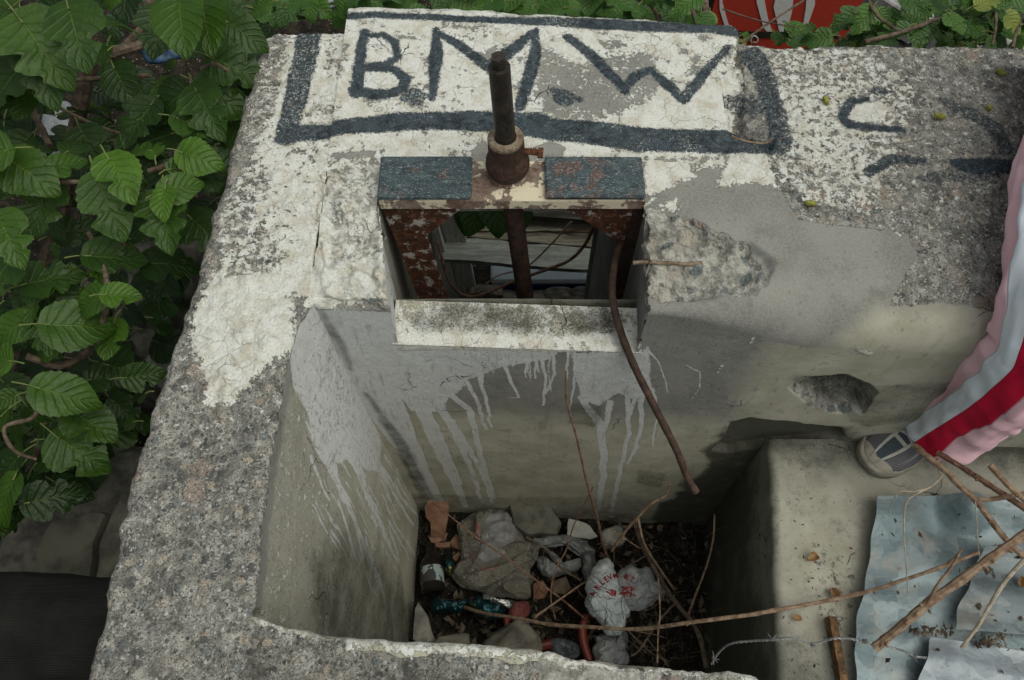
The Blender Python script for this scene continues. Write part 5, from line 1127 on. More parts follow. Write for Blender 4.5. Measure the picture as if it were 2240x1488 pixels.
blob('bag_body', [(1340, 1262), (1362, 1246), (1382, 1236), (1400, 1246), (1416, 1240), (1432, 1262), (1456, 1292), (1450, 1308), (1418, 1326), (1390, 1338), (1360, 1334), (1338, 1310)], BZ + .002, .030, M_BAGD, None, None, 67, .030, 18, par=BAG, ridged='film', nr=60, nt_=240)
M_INK = simple('red_ink', (.24, .008, .012), (.13, .012, .014), 80, .5)
def glyph(ch, px, py, ang, h, z, par, name='printed_letter'):
    c = bpy.data.curves.new('t', 'FONT'); c.body = ch; c.size = 1; c.offset = .03; ob = bpy.data.objects.new('t', c); COL.objects.link(ob)
    dg = bpy.context.evaluated_depsgraph_get(); me = bpy.data.meshes.new_from_object(ob.evaluated_get(dg)); bpy.data.objects.remove(ob)
    co = np.array([v.co[:] for v in me.vertices]); F = [tuple(p.vertices) for p in me.polygons]; bpy.data.meshes.remove(me)
    a = R(ang); x = co[:, 0] * h * .9; y = co[:, 1] * h; p = PZ(px, py, z)
    V = np.stack([p[0] + x * math.cos(a) - y * math.sin(a), p[1] + x * math.sin(a) + y * math.cos(a), np.full(len(x), z)], -1)
    n_ = len(V); V2 = V - [0, 0, .05]; return build(name, V, F, M_INK, par, smooth=False)
bpy.context.view_layer.update()
dg = bpy.context.evaluated_depsgraph_get()
from mathutils.bvhtree import BVHTree
trees = []
for ch in TW.children:
    if ch.name.startswith('fold'): trees.append(BVHTree.FromPolygons([Vector(v.co) + TW.location for v in ch.data.vertices], [tuple(p.vertices) for p in ch.data.polygons]))
DR = list(PKS)
for ch in BAG.children:
    mw = [Vector(v.co) + BAG.location for v in ch.data.vertices]; trees.append(BVHTree.FromPolygons(mw, [tuple(p.vertices) for p in ch.data.polygons]))
def drape(o, off=.0025):
    base = Vector(worldloc(o.parent))
    for v in o.data.vertices:
        p = v.co + base; best = None
        for t in trees:
            hit = t.ray_cast(Vector((p.x, p.y, 0)), Vector((0, 0, -1)))
            if hit[0] is not None and (best is None or hit[0].z > best): best = hit[0].z
        if best is not None: v.co.z = best + off - base.z
for o in DR: drape(o, .0012)
for ch, x, y, a in (('A', 1302, 1303, 62), ('R', 1310, 1290, 52), ('L', 1320, 1279, 44), ('E', 1328, 1273, 36), ('V', 1335, 1268, 28), ('M', 1346, 1262, 18), ('R', 1366, 1262, -24), ('T', 1378, 1266, -38)):
    drape(glyph(ch, x, y, a, .021, BZ + .06, BAG))
er = np.random.RandomState(6)
for (x, y, sx, sy, k_) in ((1334, 1302, 8, 5, 7), (1368, 1300, 17, 9, 20)):
    V, F = [], []
    for i in range(k_):
        p = PZ(x + er.uniform(-sx, sx), y + er.uniform(-sy, sy), BZ); a_ = er.uniform(0, 3.1); L, W_ = er.uniform(.004, .009), er.uniform(.0012, .0028); u = np.array([math.cos(a_), math.sin(a_), 0]) * L; v = np.array([-math.sin(a_), math.cos(a_), 0]) * W_; k0 = len(V)
        V += [p - u - v * .5, p - v, p + u - v * .4, p + u * .9 + v, p + v * .6, p - u + v]; F.append(tuple(range(k0, k0 + 6)))
    o = build('printed_emblem', np.array(V), F, M_INK, BAG, smooth=False); drape(o, .003); struct(o, 'stuff')
TUB = blob('plastic_cup', [(1298, 1392), (1322, 1386), (1350, 1390), (1372, 1386), (1376, 1420), (1370, 1460), (1300, 1466), (1294, 1430)], -1.16, .03, M_BAGD, 'cloudy crushed plastic tub under the carrier bag by the front wall', 'plastic tub', 88, .035, 16, ridged='film', nr=50, nt_=200)
blob('plastic_scrap', [(1195, 1400), (1230, 1395), (1270, 1412), (1262, 1440), (1215, 1445)], -1.2, .02, simple('dark_film', (.04, .045, .05), (.09, .1, .11), 30, .4, .003), 'dark plastic scrap by the front wall left of the tub', 'plastic', 77, .012, 28, ridged=True)
# loose litter: flakes and leaf bits
fr = np.random.RandomState(5); m = MB()
for i in range(300):
    x, y = fr.uniform(905, 1560), fr.uniform(1120, 1460); p = PZ(x, y, ZF + fr.uniform(.02, .045)); a = fr.uniform(0, 6.3); L = fr.uniform(.004, .020); W_ = L * fr.uniform(.2, .7)
    u = np.array([math.cos(a), math.sin(a), fr.uniform(-.4, .4)]) * L; v = np.array([-math.sin(a), math.cos(a), fr.uniform(-.4, .4)]) * W_; m.add([p - u, p - v * .6, p + u, p + v], [(0, 1, 2, 3)])
for i in range(240):
    x, y = fr.uniform(910, 1560), fr.uniform(1125, 1460); p = PZ(x, y, ZF + fr.uniform(.02, .06)); a = fr.uniform(0, 6.3); L = fr.uniform(.02, .07); d = np.array([math.cos(a), math.sin(a), fr.uniform(-.2, .3)])
    m.tube([p, p + d * L * .5 + fr.uniform(-.006, .006, 3), p + d * L + fr.uniform(-.012, .012, 3)], [.0009, .0008, .0005], 4, caps=False)
for i in range(170):
    x, y = fr.uniform(910, 1500), fr.uniform(1150, 1460); p = PZ(x, y, ZF + .015); r_ = fr.uniform(.003, .012); V = fr.normal(size=(8, 3)); V = V / np.linalg.norm(V, axis=1, keepdims=True) * r_ * [1, 1, .6]
    bmx = bmesh.new(); [bmx.verts.new(q) for q in V]; bmesh.ops.convex_hull(bmx, input=bmx.verts); bmx.verts.ensure_lookup_table(); bmx.verts.index_update(); m.add(np.array([q.co[:] for q in bmx.verts]) + p, [[q.index for q in f.verts] for f in bmx.faces]); bmx.free()
ML = simple('litter_flakes', (.025, .018, .012), (.15, .12, .085), 18, .9, 0)
struct(m.build('leaf_litter', ML, None, smooth=False), 'stuff')

# ================================================================ on the slab: metal sheets, stick, wire, branches
def zinc_mat(name, a, b, st_):
    n = NT(name, .55, .4); n.b.inputs['Metallic'].default_value = .35
    v = n.vor(24, vec=n.warp(.03, 30), out='Color'); c = n.mix(n.sm(n.rgb0(v), .2, .8), a, b); c = n.mix(n.ma('MULTIPLY', n.sm(n.noise(5, 4, .6), .42, .62), .6), c, a)
    c = n.mix(n.ma('MULTIPLY', n.sm(n.noise(8, 6, .65), .5, .66), .65), c, st_); c = n.mix(n.ma('MULTIPLY', n.sm(n.noise(60, 5, .7), .56, .7), .6), c, (.10, .095, .08)); c = n.mix(n.ma('MULTIPLY', n.sm(n.noise(1, 5, .7, vec=n.scl((5, 30, 5))), .55, .68), .5), c, (.34, .33, .31))
    n.col(c); n.bump(n.ma('ADD', n.noise(14, 3), n.ma('MULTIPLY', n.noise(150, 3), .08)), .008); return n.m
M_ZINC = zinc_mat('galvanised_sheet', (.14, .195, .21), (.24, .30, .315), (.29, .265, .235)); M_ZIND = zinc_mat('dull_galvanised_sheet', (.10, .13, .14), (.165, .20, .21), (.20, .19, .17)); M_ZINP = zinc_mat('spangled_sheet', (.20, .235, .26), (.31, .345, .37), (.26, .245, .225))
def sheet(name, Lpx, Rpx, z, mat, lab, seed, amp=.0014, wl=.085, dents=(), n=170, mm=150, slope=0):
    """Lpx, Rpx: left and right edges, top to bottom"""
    A = cr([PZ(x, y, z) for x, y in Lpx], 30); B = cr([PZ(x, y, z) for x, y in Rpx], 30)
    ia = np.linspace(0, len(A) - 1, n); A = np.stack([np.interp(ia, np.arange(len(A)), A[:, k]) for k in range(3)], -1); ib = np.linspace(0, len(B) - 1, n); B = np.stack([np.interp(ib, np.arange(len(B)), B[:, k]) for k in range(3)], -1)
    u = np.linspace(0, 1, mm)[None, :, None]; P = A[:, None] * (1 - u) + B[:, None] * u
    ph = P[..., 1] + .10 * P[..., 0] + fbm(P * [1, 1, 0], 3, seed, 2) * .03
    P[..., 2] += amp * np.sin(ph / wl * 2 * math.pi) + fbm(P * [1, 1, 0], 5, seed + 1, 3) * .020 + (1 - np.abs(fbm(P * [1, 1, 0], 4, seed + 5, 2)) * 4).clip(0, 1) * .004 + slope * (P[..., 0] - A[:, None, 0])
    P[..., 0] += .0010 * np.sin(ph / wl * 2 * math.pi) * (1 - u[..., 0])
    for (px, py, r_, h_) in dents:
        c = PZ(px, py, z); d = np.hypot(P[..., 0] - c[0], (P[..., 1] - c[1])); P[..., 2] += h_ * sstep(r_, 0, d)
    P2 = P - [0, 0, .0012]
    o = grid(name, np.concatenate([P, P2[:, ::-1]], 1), mat, None, wrap_m=True); outward(o); sharp(o.data, 60); tag(o, lab, 'metal sheet', 'metal sheets on the slab'); return o
sheet('corrugated_sheet', [(1916, 1088), (1912, 1125), (1906, 1180), (1900, 1230), (1888, 1290), (1873, 1360), (1870, 1420), (1872, 1480), (1872, 1620)], [(2600, 1080), (2600, 1130), (2600, 1200), (2600, 1300), (2600, 1400), (2600, 1620)], ZL + .035, M_ZINC, 'dented pale blue grey metal sheet with the free left edge on the slab', 5, dents=((2110, 1110, .07, .045), (2045, 1140, .06, -.012), (2120, 1250, .08, .02)))
sheet('corrugated_sheet', [(2150, 1195), (2130, 1240), (2112, 1290), (2095, 1330), (2085, 1378)], [(2600, 1160), (2600, 1220), (2600, 1270), (2600, 1330), (2600, 1420)], ZL + .068, M_ZIND, 'darker metal sheet lapping over the pale one at the right edge', 9, amp=.004, wl=.09, dents=((2200, 1300, .1, .012),))
sheet('corrugated_sheet', [(2040, 1392), (2030, 1430), (2010, 1490), (2000, 1600)], [(2600, 1480), (2600, 1520), (2600, 1580), (2600, 1660)], ZL + .072, M_ZINP, 'spangled metal sheet lowest at the bottom right corner', 13, amp=.005, wl=.1)
fr = np.random.RandomState(9); m = MB()
for x0, x1, y0, y1, n_ in ((1990, 2090, 1368, 1392, 60), (2120, 2215, 1385, 1415, 60), (1700, 1880, 1050, 1480, 60), (2090, 2200, 1240, 1260, 14), (1900, 2240, 1100, 1480, 50)):
    for i in range(n_):
        p = PZ(fr.uniform(x0, x1), fr.uniform(y0, y1), ZL + (.078 if x0 > 1890 else .012)); a = fr.uniform(0, 6.3); L = fr.uniform(.0015, .007) * (1.2 if x0 > 1890 else .7); W_ = L * fr.uniform(.2, .9)
        u = np.array([math.cos(a), math.sin(a), .3]) * L; v = np.array([-math.sin(a), math.cos(a), -.2]) * W_; m.add([p - u, p - v * .6, p + u, p + v, p + [0, 0, W_ * .7]], [(0, 1, 4), (1, 2, 4), (2, 3, 4), (3, 0, 4)])
struct(m.build('plant_debris', ML, None, smooth=False), 'stuff')
M_ROTW = rust_mat('rotten_wood', [(.04, .02, .010), (.12, .06, .025), (.22, .13, .06)], None, .5, 30)
a = PZ(1834, 1350, ZL + .02); b = PZ(1836, 1560, ZL + .02); m = MB(); m.box((a + b) / 2, (.0165, abs(a[1] - b[1]), .02), jit=.001)
m.box((a + b) / 2 + [-.007, 0, .012], (.003, abs(a[1] - b[1]), .008)); tag(m.build('wooden_batten', M_ROTW, None), 'narrow rusty brown batten lying on the slab left of the metal sheet', 'batten')
# barbed wire
WIRE = thing('barbed_wire', 'slack strand of barbed wire crossing from the pit edge onto the metal sheet', 'barbed wire', PZ(1800, 1400, ZL))
wp = cr([PT(1556, 1452, 1.60), PT(1575, 1425, 1.58), PT(1600, 1408, 1.55), PT(1650, 1402, 1.52), PT(1690, 1400, 1.50), PT(1735, 1396, 1.49), PT(1778, 1408, 1.49), PT(1830, 1396, 1.47), PT(1880, 1401, 1.46), PT(1930, 1412, 1.455), PT(1975, 1424, 1.45), PT(2000, 1436, 1.45), PT(2030, 1440, 1.46)], 14)
k = np.arange(len(wp)); m = MB()
for s_ in (0, math.pi): m.tube(wp + np.stack([0 * k, np.cos(k * 1.1 + s_) * .0016, np.sin(k * 1.1 + s_) * .0016], -1), .0012, 6)
M_WIRE = simple('zinc_wire', (.20, .21, .21), (.32, .33, .33), 60, .5, 0, metal=.5); m.build('twisted_strand', M_WIRE, WIRE)
for (x, y, t) in ((1562, 1440, 1.59), (1690, 1400, 1.50), (1778, 1410, 1.49), (1892, 1403, 1.458), (1998, 1436, 1.45)):
    c = PT(x, y, t); m = MB(); 
    for j in range(4):
        ang = fr.uniform(0, 6.3); d = np.array([math.cos(ang), math.sin(ang), fr.uniform(-.3, .9)]); d /= np.linalg.norm(d); m.tube([c - d * .002, c + d * fr.uniform(.010, .016)], [.0011, .0004], 5)
    for j in range(5): m.lathe([(.003, -.0008), (.0042, 0), (.003, .0008)], c + [(j - 2) * .0018, 0, 0], 10, Matrix.Rotation(R(90), 4, 'Y'))
    m.build('barb', M_WIRE, WIRE)

# dry branches
M_DRY2 = simple('red_brown_twig', (.11, .055, .035), (.22, .13, .09), 70, .85, .0012, 200); M_DKT = simple('dark_twig', (.05, .038, .028), (.11, .085, .062), 70, .9, .0012, 200)
def stick(name, pts, w0, w1, mat, lab, forks=(), knots=0, seed=1, cat='dry branch'):
    r_ = np.random.RandomState(seed); BR = MB(); q = branch(BR, pts, w0, w1, r_)
    for i in range(knots):
        k = r_.randint(3, len(q) - 3); d = r_.uniform(-1, 1, 3); d[2] = abs(d[2]); d /= np.linalg.norm(d); wr = w0 + (w1 - w0) * k / len(q); BR.tube([q[k], q[k] + d * wr * 1.7], [wr * .7, wr * .35], 6)
    for f_ in forks: branch(BR, f_[0], f_[1], f_[2], r_)
    o = BR.build(name, mat, None); return tag(o, lab, cat)
GS = 'twigs in the pit'
stick('dry_branch', [(1005, 1325, 2.18), (1060, 1342, 2.05), (1130, 1352, 1.95), (1200, 1366, 1.88), (1290, 1372, 1.80), (1400, 1376, 1.72), (1500, 1363, 1.62), (1640, 1345, 1.555), (1690, 1336, 1.545), (1780, 1320, 1.545), (1900, 1294, 1.53), (1985, 1266, 1.52), (2075, 1235, 1.51), (2142, 1208, 1.52)], .0050, .0036, M_DRY, 'longest branch, arching from the pit rubbish across the slab onto the metal sheet', forks=(([(2075, 1232, 1.51), (2092, 1218, 1.50), (2104, 1202, 1.49)], .0028, .0018),), knots=14, seed=2)
stick('dry_branch', [(1238, 812, 1.44), (1240, 880, 1.5), (1262, 960, 1.6), (1285, 1060, 1.75), (1305, 1130, 1.95), (1318, 1185, 2.1), (1330, 1225, 2.2)], .0016, .0042, M_DRY2, 'tall thin reddish shoot standing against the far wall of the pit', knots=6, seed=3)
stick('dry_branch', [(1464, 1060, 1.95), (1455, 1085, 1.98), (1425, 1102, 2.0), (1395, 1132, 2.03), (1370, 1160, 2.08), (1338, 1205, 2.15)], .0028, .0045, M_DRY, 'forked twig reaching up towards the free end of the iron bar', forks=(([(1395, 1132, 2.03), (1410, 1190, 2.05), (1440, 1240, 2.1), (1475, 1290, 2.15)], .0035, .003), ([(1340, 1160, 2.1), (1400, 1200, 2.08)], .002, .001)), knots=5, seed=4)
stick('dry_branch', [(1563, 1126, 1.95), (1560, 1180, 1.97), (1545, 1240, 2.0), (1522, 1300, 2.03), (1506, 1345, 2.06)], .0022, .0034, M_DRY, 'single upright twig in front of the dark right wall of the pit', knots=5, seed=5)
stick('dry_branch', [(1385, 1130, 2.2), (1400, 1180, 2.15), (1440, 1260, 2.08), (1480, 1320, 2.02), (1520, 1370, 1.97), (1535, 1410, 1.95), (1545, 1462, 1.93)], .0055, .0065, M_DKT, 'thick dark stem leaning through the right half of the pit', forks=(([(1478, 1318, 2.02), (1440, 1360, 1.98), (1400, 1420, 1.95), (1380, 1436, 1.94)], .003, .0025), ([(1440, 1260, 2.08), (1470, 1310, 2.0), (1500, 1345, 1.95)], .0025, .0018), ([(1420, 1212, 2.1), (1370, 1240, 2.15), (1330, 1262, 2.2)], .0025, .002)), knots=10, seed=6)
stick('dry_branch', [(938, 1094, 2.1), (985, 1130, 2.1), (1045, 1178, 2.08), (1100, 1215, 2.08), (1160, 1260, 2.1), (1230, 1312, 2.12), (1290, 1362, 2.15)], .0020, .0028, M_DRY2, 'thin twig lying diagonally across the towel', knots=4, seed=7)
stick('dry_branch', [(1170, 1350, 2.05), (1215, 1318, 2.1), (1262, 1285, 2.14), (1290, 1268, 2.16)], .0030, .0024, M_DRY, 'short twig between the foil packets and the carrier bag', knots=3, seed=8)
stick('dry_branch', [(1215, 1355, 2.1), (1205, 1310, 2.1), (1212, 1255, 2.12), (1240, 1200, 2.14), (1255, 1150, 2.15), (1298, 1065, 2.05)], .0022, .0018, M_DRY2, 'crooked orange brown twig rising left of the tall shoot', knots=5, seed=9)
stick('dry_branch', [(1440, 1265, 1.95), (1444, 1340, 1.93), (1440, 1380, 1.92), (1438, 1450, 1.9)], .002, .002, M_DRY, 'straight vertical twig right of the carrier bag', knots=4, seed=10)
stick('dry_branch', [(1372, 1378, 1.9), (1420, 1425, 1.92), (1455, 1445, 1.94)], .0018, .0022, M_DKT, 'short dark twig below the carrier bag', forks=(([(1372, 1378, 1.9), (1430, 1388, 1.9), (1455, 1396, 1.9)], .0014, .001), ([(1415, 1395, 1.9), (1440, 1430, 1.9), (1462, 1458, 1.9)], .0014, .0012)), seed=11)
stick('dry_branch', [(1150, 1175, 2.12), (1200, 1205, 2.12), (1225, 1240, 2.14), (1270, 1270, 2.16)], .004, .003, M_DKT, 'dark thick twig between the towel and the plastic film', knots=2, seed=12)
hr = np.random.RandomState(14); tw = MB()
for i in range(26):
    x, y = hr.uniform(1290, 1560), hr.uniform(1140, 1440); a = hr.uniform(0, 6.3); L = hr.uniform(20, 60); t = hr.uniform(2.0, 2.2)
    branch(tw, [(x, y, t), (x + L * math.cos(a), y + L * math.sin(a), t), (x + 2 * L * math.cos(a + .3), y + 2 * L * math.sin(a + .3), t + .02)], .0010, .0007, hr, seg=5)
o = tw.build('fine_twigs', M_DKT, None); struct(o, 'stuff')
stick('dry_branch', [(955, 520, 2.25), (968, 570, 2.25), (985, 620, 2.28), (1020, 648, 2.30), (1062, 642, 2.30), (1130, 613, 2.30), (1190, 592, 2.28), (1245, 570, 2.25), (1280, 535, 2.2), (1300, 490, 2.15)], .0042, .0050, M_DRY2, 'curved brown branch sweeping across the opening behind the spindle', forks=(([(1022, 646, 2.3), (1012, 625, 2.3), (1018, 618, 2.29)], .002, .0015),), knots=12, seed=31)
stick('dry_branch', [(1045, 640, 2.35), (1085, 605, 2.33), (1150, 585, 2.3), (1205, 535, 2.25), (1250, 485, 2.2)], .0020, .0030, M_DRY, 'thinner straight twig crossing the curved branch in the opening', knots=4, seed=32)
stick('dry_branch', [(1010, 515, 2.5), (1080, 522, 2.5), (1160, 512, 2.48), (1240, 505, 2.45), (1320, 503, 2.4)], .0022, .0026, M_DRY2, 'thin level twig lying along the timbers in the opening', knots=4, seed=33)
# on the sheets
stick('dry_branch', [(2000, 975, 1.55), (2030, 1000, 1.52), (2070, 1032, 1.50), (2105, 1068, 1.48), (2132, 1092, 1.47), (2160, 1128, 1.465), (2200, 1180, 1.46), (2250, 1228, 1.46), (2330, 1300, 1.46)], .0062, .0052, M_DRY, 'forked branch from under the sneaker down over the metal sheets', forks=(([(2132, 1092, 1.47), (2170, 1092, 1.46), (2215, 1085, 1.45), (2300, 1070, 1.44)], .0052, .0045),), knots=8, seed=20)
stick('dry_branch', [(2050, 990, 1.56), (2100, 1020, 1.53), (2150, 1052, 1.50), (2205, 1088, 1.47), (2300, 1150, 1.45)], .0058, .0060, M_DRY2, 'red brown branch crossing above the forked branch', knots=7, seed=21)
stick('dry_branch', [(2166, 1018, 1.44), (2196, 1052, 1.43), (2230, 1085, 1.42), (2300, 1140, 1.41)], .0058, .0050, M_DRY, 'broken branch end with a blunt stub at the right edge', knots=3, seed=22)
stick('dry_branch', [(1912, 1418, 1.455), (1935, 1400, 1.45), (1990, 1354, 1.43), (2040, 1312, 1.42), (2100, 1270, 1.41), (2180, 1212, 1.40), (2270, 1150, 1.39), (2360, 1090, 1.38)], .0088, .0080, M_DRY, 'thickest branch, lying diagonally across the metal sheets', forks=(([(2028, 1324, 1.42), (2048, 1285, 1.40), (2070, 1255, 1.39), (2088, 1230, 1.38), (2100, 1206, 1.37)], .0036, .0022),), knots=12, seed=23)
stick('dry_branch', [(2103, 1418, 1.44), (2140, 1368, 1.43), (2165, 1325, 1.42), (2200, 1270, 1.41), (2250, 1215, 1.40)], .0030, .0042, M_DRYP, 'slim pale branch at the right edge beside the thickest one', knots=5, seed=24)
stick('dry_stalk', [(2062, 1040, 1.46), (2040, 1062, 1.45), (2010, 1078, 1.45), (1988, 1092, 1.45), (1979, 1115, 1.46), (1978, 1170, 1.47), (1982, 1230, 1.48), (1986, 1300, 1.50)], .0019, .0009, M_DRYP, 'wispy pale dry stalk hanging over the near corner of the sheet', forks=(([(2030, 1068, 1.45), (2000, 1075, 1.45), (1970, 1075, 1.45), (1958, 1090, 1.46), (1946, 1118, 1.48)], .0012, .0008), ([(2062, 1048, 1.46), (2080, 1062, 1.46)], .001, .0005)), knots=14, seed=25, cat='dry stalk')
stick('dry_stalk', [(2134, 1098, 1.455), (2137, 1150, 1.45), (2140, 1200, 1.45), (2147, 1236, 1.45)], .0010, .0008, M_DRYP, 'single thin dry stalk dangling from the forked branch', seed=26, cat='dry stalk')
stick('dry_twig', [(1600, 297, 1.40), (1620, 306, 1.395), (1650, 312, 1.39), (1676, 313, 1.385), (1692, 304, 1.38)], .0016, .0014, M_DRY, 'small dry twig lying on the painted frame at the right of the white panel', seed=27, cat='twig')
# catkins and dry leaves
M_CAT = simple('yellow_green_catkin', (.16, .17, .03), (.30, .30, .07), 200, .9, .002, 400)
for i, (x, y, a, lab) in enumerate(((1807, 220, 80, 'yellow green catkin on the white patchy part of the wall top'), (2190, 158, 60, 'yellow green catkin near the upper right corner'), (2056, 254, 10, 'brownish catkin beside the faded painted strokes'), (1773, 445, 5, 'olive moss tuft at the edge of the grey plaster'), (2164, 236, 30, 'tiny brown bud on the wall top at the far right'))):
    q = PZ(x, y, .007); rock('catkin', q, (.020 if i != 4 else .01, .009, .009), M_CAT, 80 + i, lab, 'catkin', None, R(-a), .3, 12)
M_DLF = simple('dry_leaf', (.16, .08, .03), (.28, .17, .08), 50, .8, .001)
for i, (x, y, s_, lab) in enumerate(((1785, 1216, .022, 'curled brown leaf on the slab, highest of three'), (1822, 1292, .024, 'curled brown leaf touching the long branch on the slab'), (1738, 1352, .016, 'dark dry leaf lowest on the slab near the pit edge'), (2232, 1280, .02, 'dry leaf on the darker metal sheet at the right edge'))):
    V, u, v = leafshape(0, 40 + i); c = PZ(x, y, ZL + (.012 if i < 3 else .08)); V = V * s_; V[:, 2] += np.abs(V[:, 0]) * .9; a = i * 1.3 + 2; ca, sa = math.cos(a), math.sin(a); V = V @ np.array([[ca, sa, 0], [-sa, ca, 0], [0, 0, 1.]]) + c
    tag(build('dry_leaf', V, LQ, M_DLF, None), lab, 'dry leaf')
# ================================================================ people
def skin(name, nodes, edges, radii, mat, par, sub=2):
    me = bpy.data.meshes.new(name); me.from_pydata([tuple(n) for n in nodes], edges, []); ob = bpy.data.objects.new(name, me); COL.objects.link(ob)
    md = ob.modifiers.new('s', 'SKIN'); 
    sv = me.skin_vertices[0] if me.skin_vertices else None
    if sv is None:
        me.skin_vertices  # created with the modifier
    for i, r_ in enumerate(radii):
        d = ob.data.skin_vertices[0].data[i]; d.radius = (r_, r_) if np.isscalar(r_) else r_
    ob.data.skin_vertices[0].data[0].use_root = True
    sb = ob.modifiers.new('u', 'SUBSURF'); sb.levels = sub; sb.render_levels = sub
    dg = bpy.context.evaluated_depsgraph_get(); m2 = bpy.data.meshes.new_from_object(ob.evaluated_get(dg)); bpy.data.objects.remove(ob)
    V = np.array([v.co[:] for v in m2.vertices]); F = [tuple(p.vertices) for p in m2.polygons]; bpy.data.meshes.remove(m2)
    return build(name, V, F, mat, par)
M_SKIN = simple('brown_skin', (.22, .095, .055), (.28, .13, .08), 20, .55, .0006, 300, spec=.35)
M_HAIR = simple('dark_hair', (.015, .012, .010), (.04, .03, .025), 90, .6, .003, 200)
def track_mat(stripes=True):
    n = NT('pink_tracksuit', .8, .2); s = n.attr('stripe'); w = n.attr('wr')
    pink = (.84, .52, .58); c = n.mix(n.sm(n.noise(9, 4), .35, .65), pink, (.88, .57, .63))
    if stripes:
        rm = n.ma('MULTIPLY', n.sm(s, -1.02, -.98), n.sm(s, .02, -.02)); wm = n.ma('MULTIPLY', n.sm(s, -.02, .02), n.sm(s, 1.02, .98)); c = n.mix(wm, c, (.76, .82, .88)); c = n.mix(rm, c, (.58, .008, .045))
        seam = n.ma('MAXIMUM', n.ma('MAXIMUM', n.sm(n.ma('ABSOLUTE', s), .05, .0), n.sm(n.ma('ABSOLUTE', n.ma('SUBTRACT', n.ma('ABSOLUTE', s), 1.0)), .05, .0)), n.sm(n.ma('ABSOLUTE', n.ma('SUBTRACT', n.attr('hem'), .022)), .0016, .0006))
        n.bump(n.ma('ADD', n.ma('MULTIPLY', seam, -1.0), n.ma('MULTIPLY', n.noise(700, 2), .25)), .0018)
    n.col(c); return n.m
M_TRACK = track_mat(); M_TOP = simple('pink_jacket', (.74, .41, .47), (.80, .47, .53), 9, .8, .0008, 600)
P1 = thing('person', 'person in pink tracksuit with white and red stripes sitting on the wall at right', 'person', (.95, 1.0, 0))
hipL, hipR = np.array([1.02, 1.05, .10]), np.array([1.28, 1.0, .10])
# body: pelvis, torso, neck, arms, hands, legs inside the clothes -- one continuous surface
nodes = []; edges = []; rad = []
def nd(p, r_, prev=None):
    nodes.append(tuple(p)); rad.append(r_)
    if prev is not None: edges.append((prev, len(nodes) - 1))
    return len(nodes) - 1
pel = nd((1.19, 1.03, .12), .10); sp = nd((1.19, 1.00, .26), .095, pel); ch_ = nd((1.19, .95, .40), .105, sp); nk = nd((1.19, .915, .50), .045, ch_); hd0 = nd((1.19, .905, .545), .05, nk)
hipl = nd(hipL, .07, pel); knl = nd((.870, .60, .045), .052, hipl); cfl = nd((.905, .60, -.16), .047, knl); ankl = nd((.935, .645, -.44), .032, cfl); ftl = nd((.905, .615, -.492), .026, ankl); tol = nd((.86, .585, -.508), .018, ftl)
hipr = nd(hipR, .07, pel); knr = nd((1.22, .60, .045), .052, hipr); cfr = nd((1.22, .60, -.16), .047, knr); ankr = nd((1.22, .64, -.44), .032, cfr); tor_ = nd((1.23, .53, -.505), .024, ankr)
shl = nd((1.04, .94, .42), .045, ch_); ell = nd((.97, .80, .24), .036, shl); wrl = nd((.935, .645, .155), .026, ell); pml = nd((.915, .60, .142), .030, wrl)
shr = nd((1.34, .94, .42), .045, ch_); elr = nd((1.38, .78, .24), .036, shr); wrr = nd((1.22, .64, .15), .026, elr); pmr = nd((1.22, .60, .14), .030, wrr)
def fingers(pm, base, d, side, L=(.036, .044, .040, .031)):
    d = np.array(d, float) / np.linalg.norm(d); side = np.array(side, float) / np.linalg.norm(side); b = np.array(base)
    for i, l in enumerate(L):
        o = b + side * (i - 1.5) * .0185 + d * .018; k = nd(o, .0088, pm); k = nd(o + d * l * .55 + [0, 0, .004], .0082, k); nd(o + d * l + [0, 0, -.008], .0070, k)
    o = b - side * .032 - d * .012; k = nd(o, .010, pm); k = nd(o - side * .012 + d * .024 + [0, 0, -.006], .0088, k); nd(o - side * .012 + d * .044 + [0, 0, -.014], .0076, k)
fingers(pml, (.870, .600, .145), (-1, -.10, -.28), (.1, -1, 0)); fingers(pmr, (1.20, .565, .14), (-.3, -1, -.3), (1, -.3, 0))
skin('body', nodes, edges, rad, M_SKIN, P1)
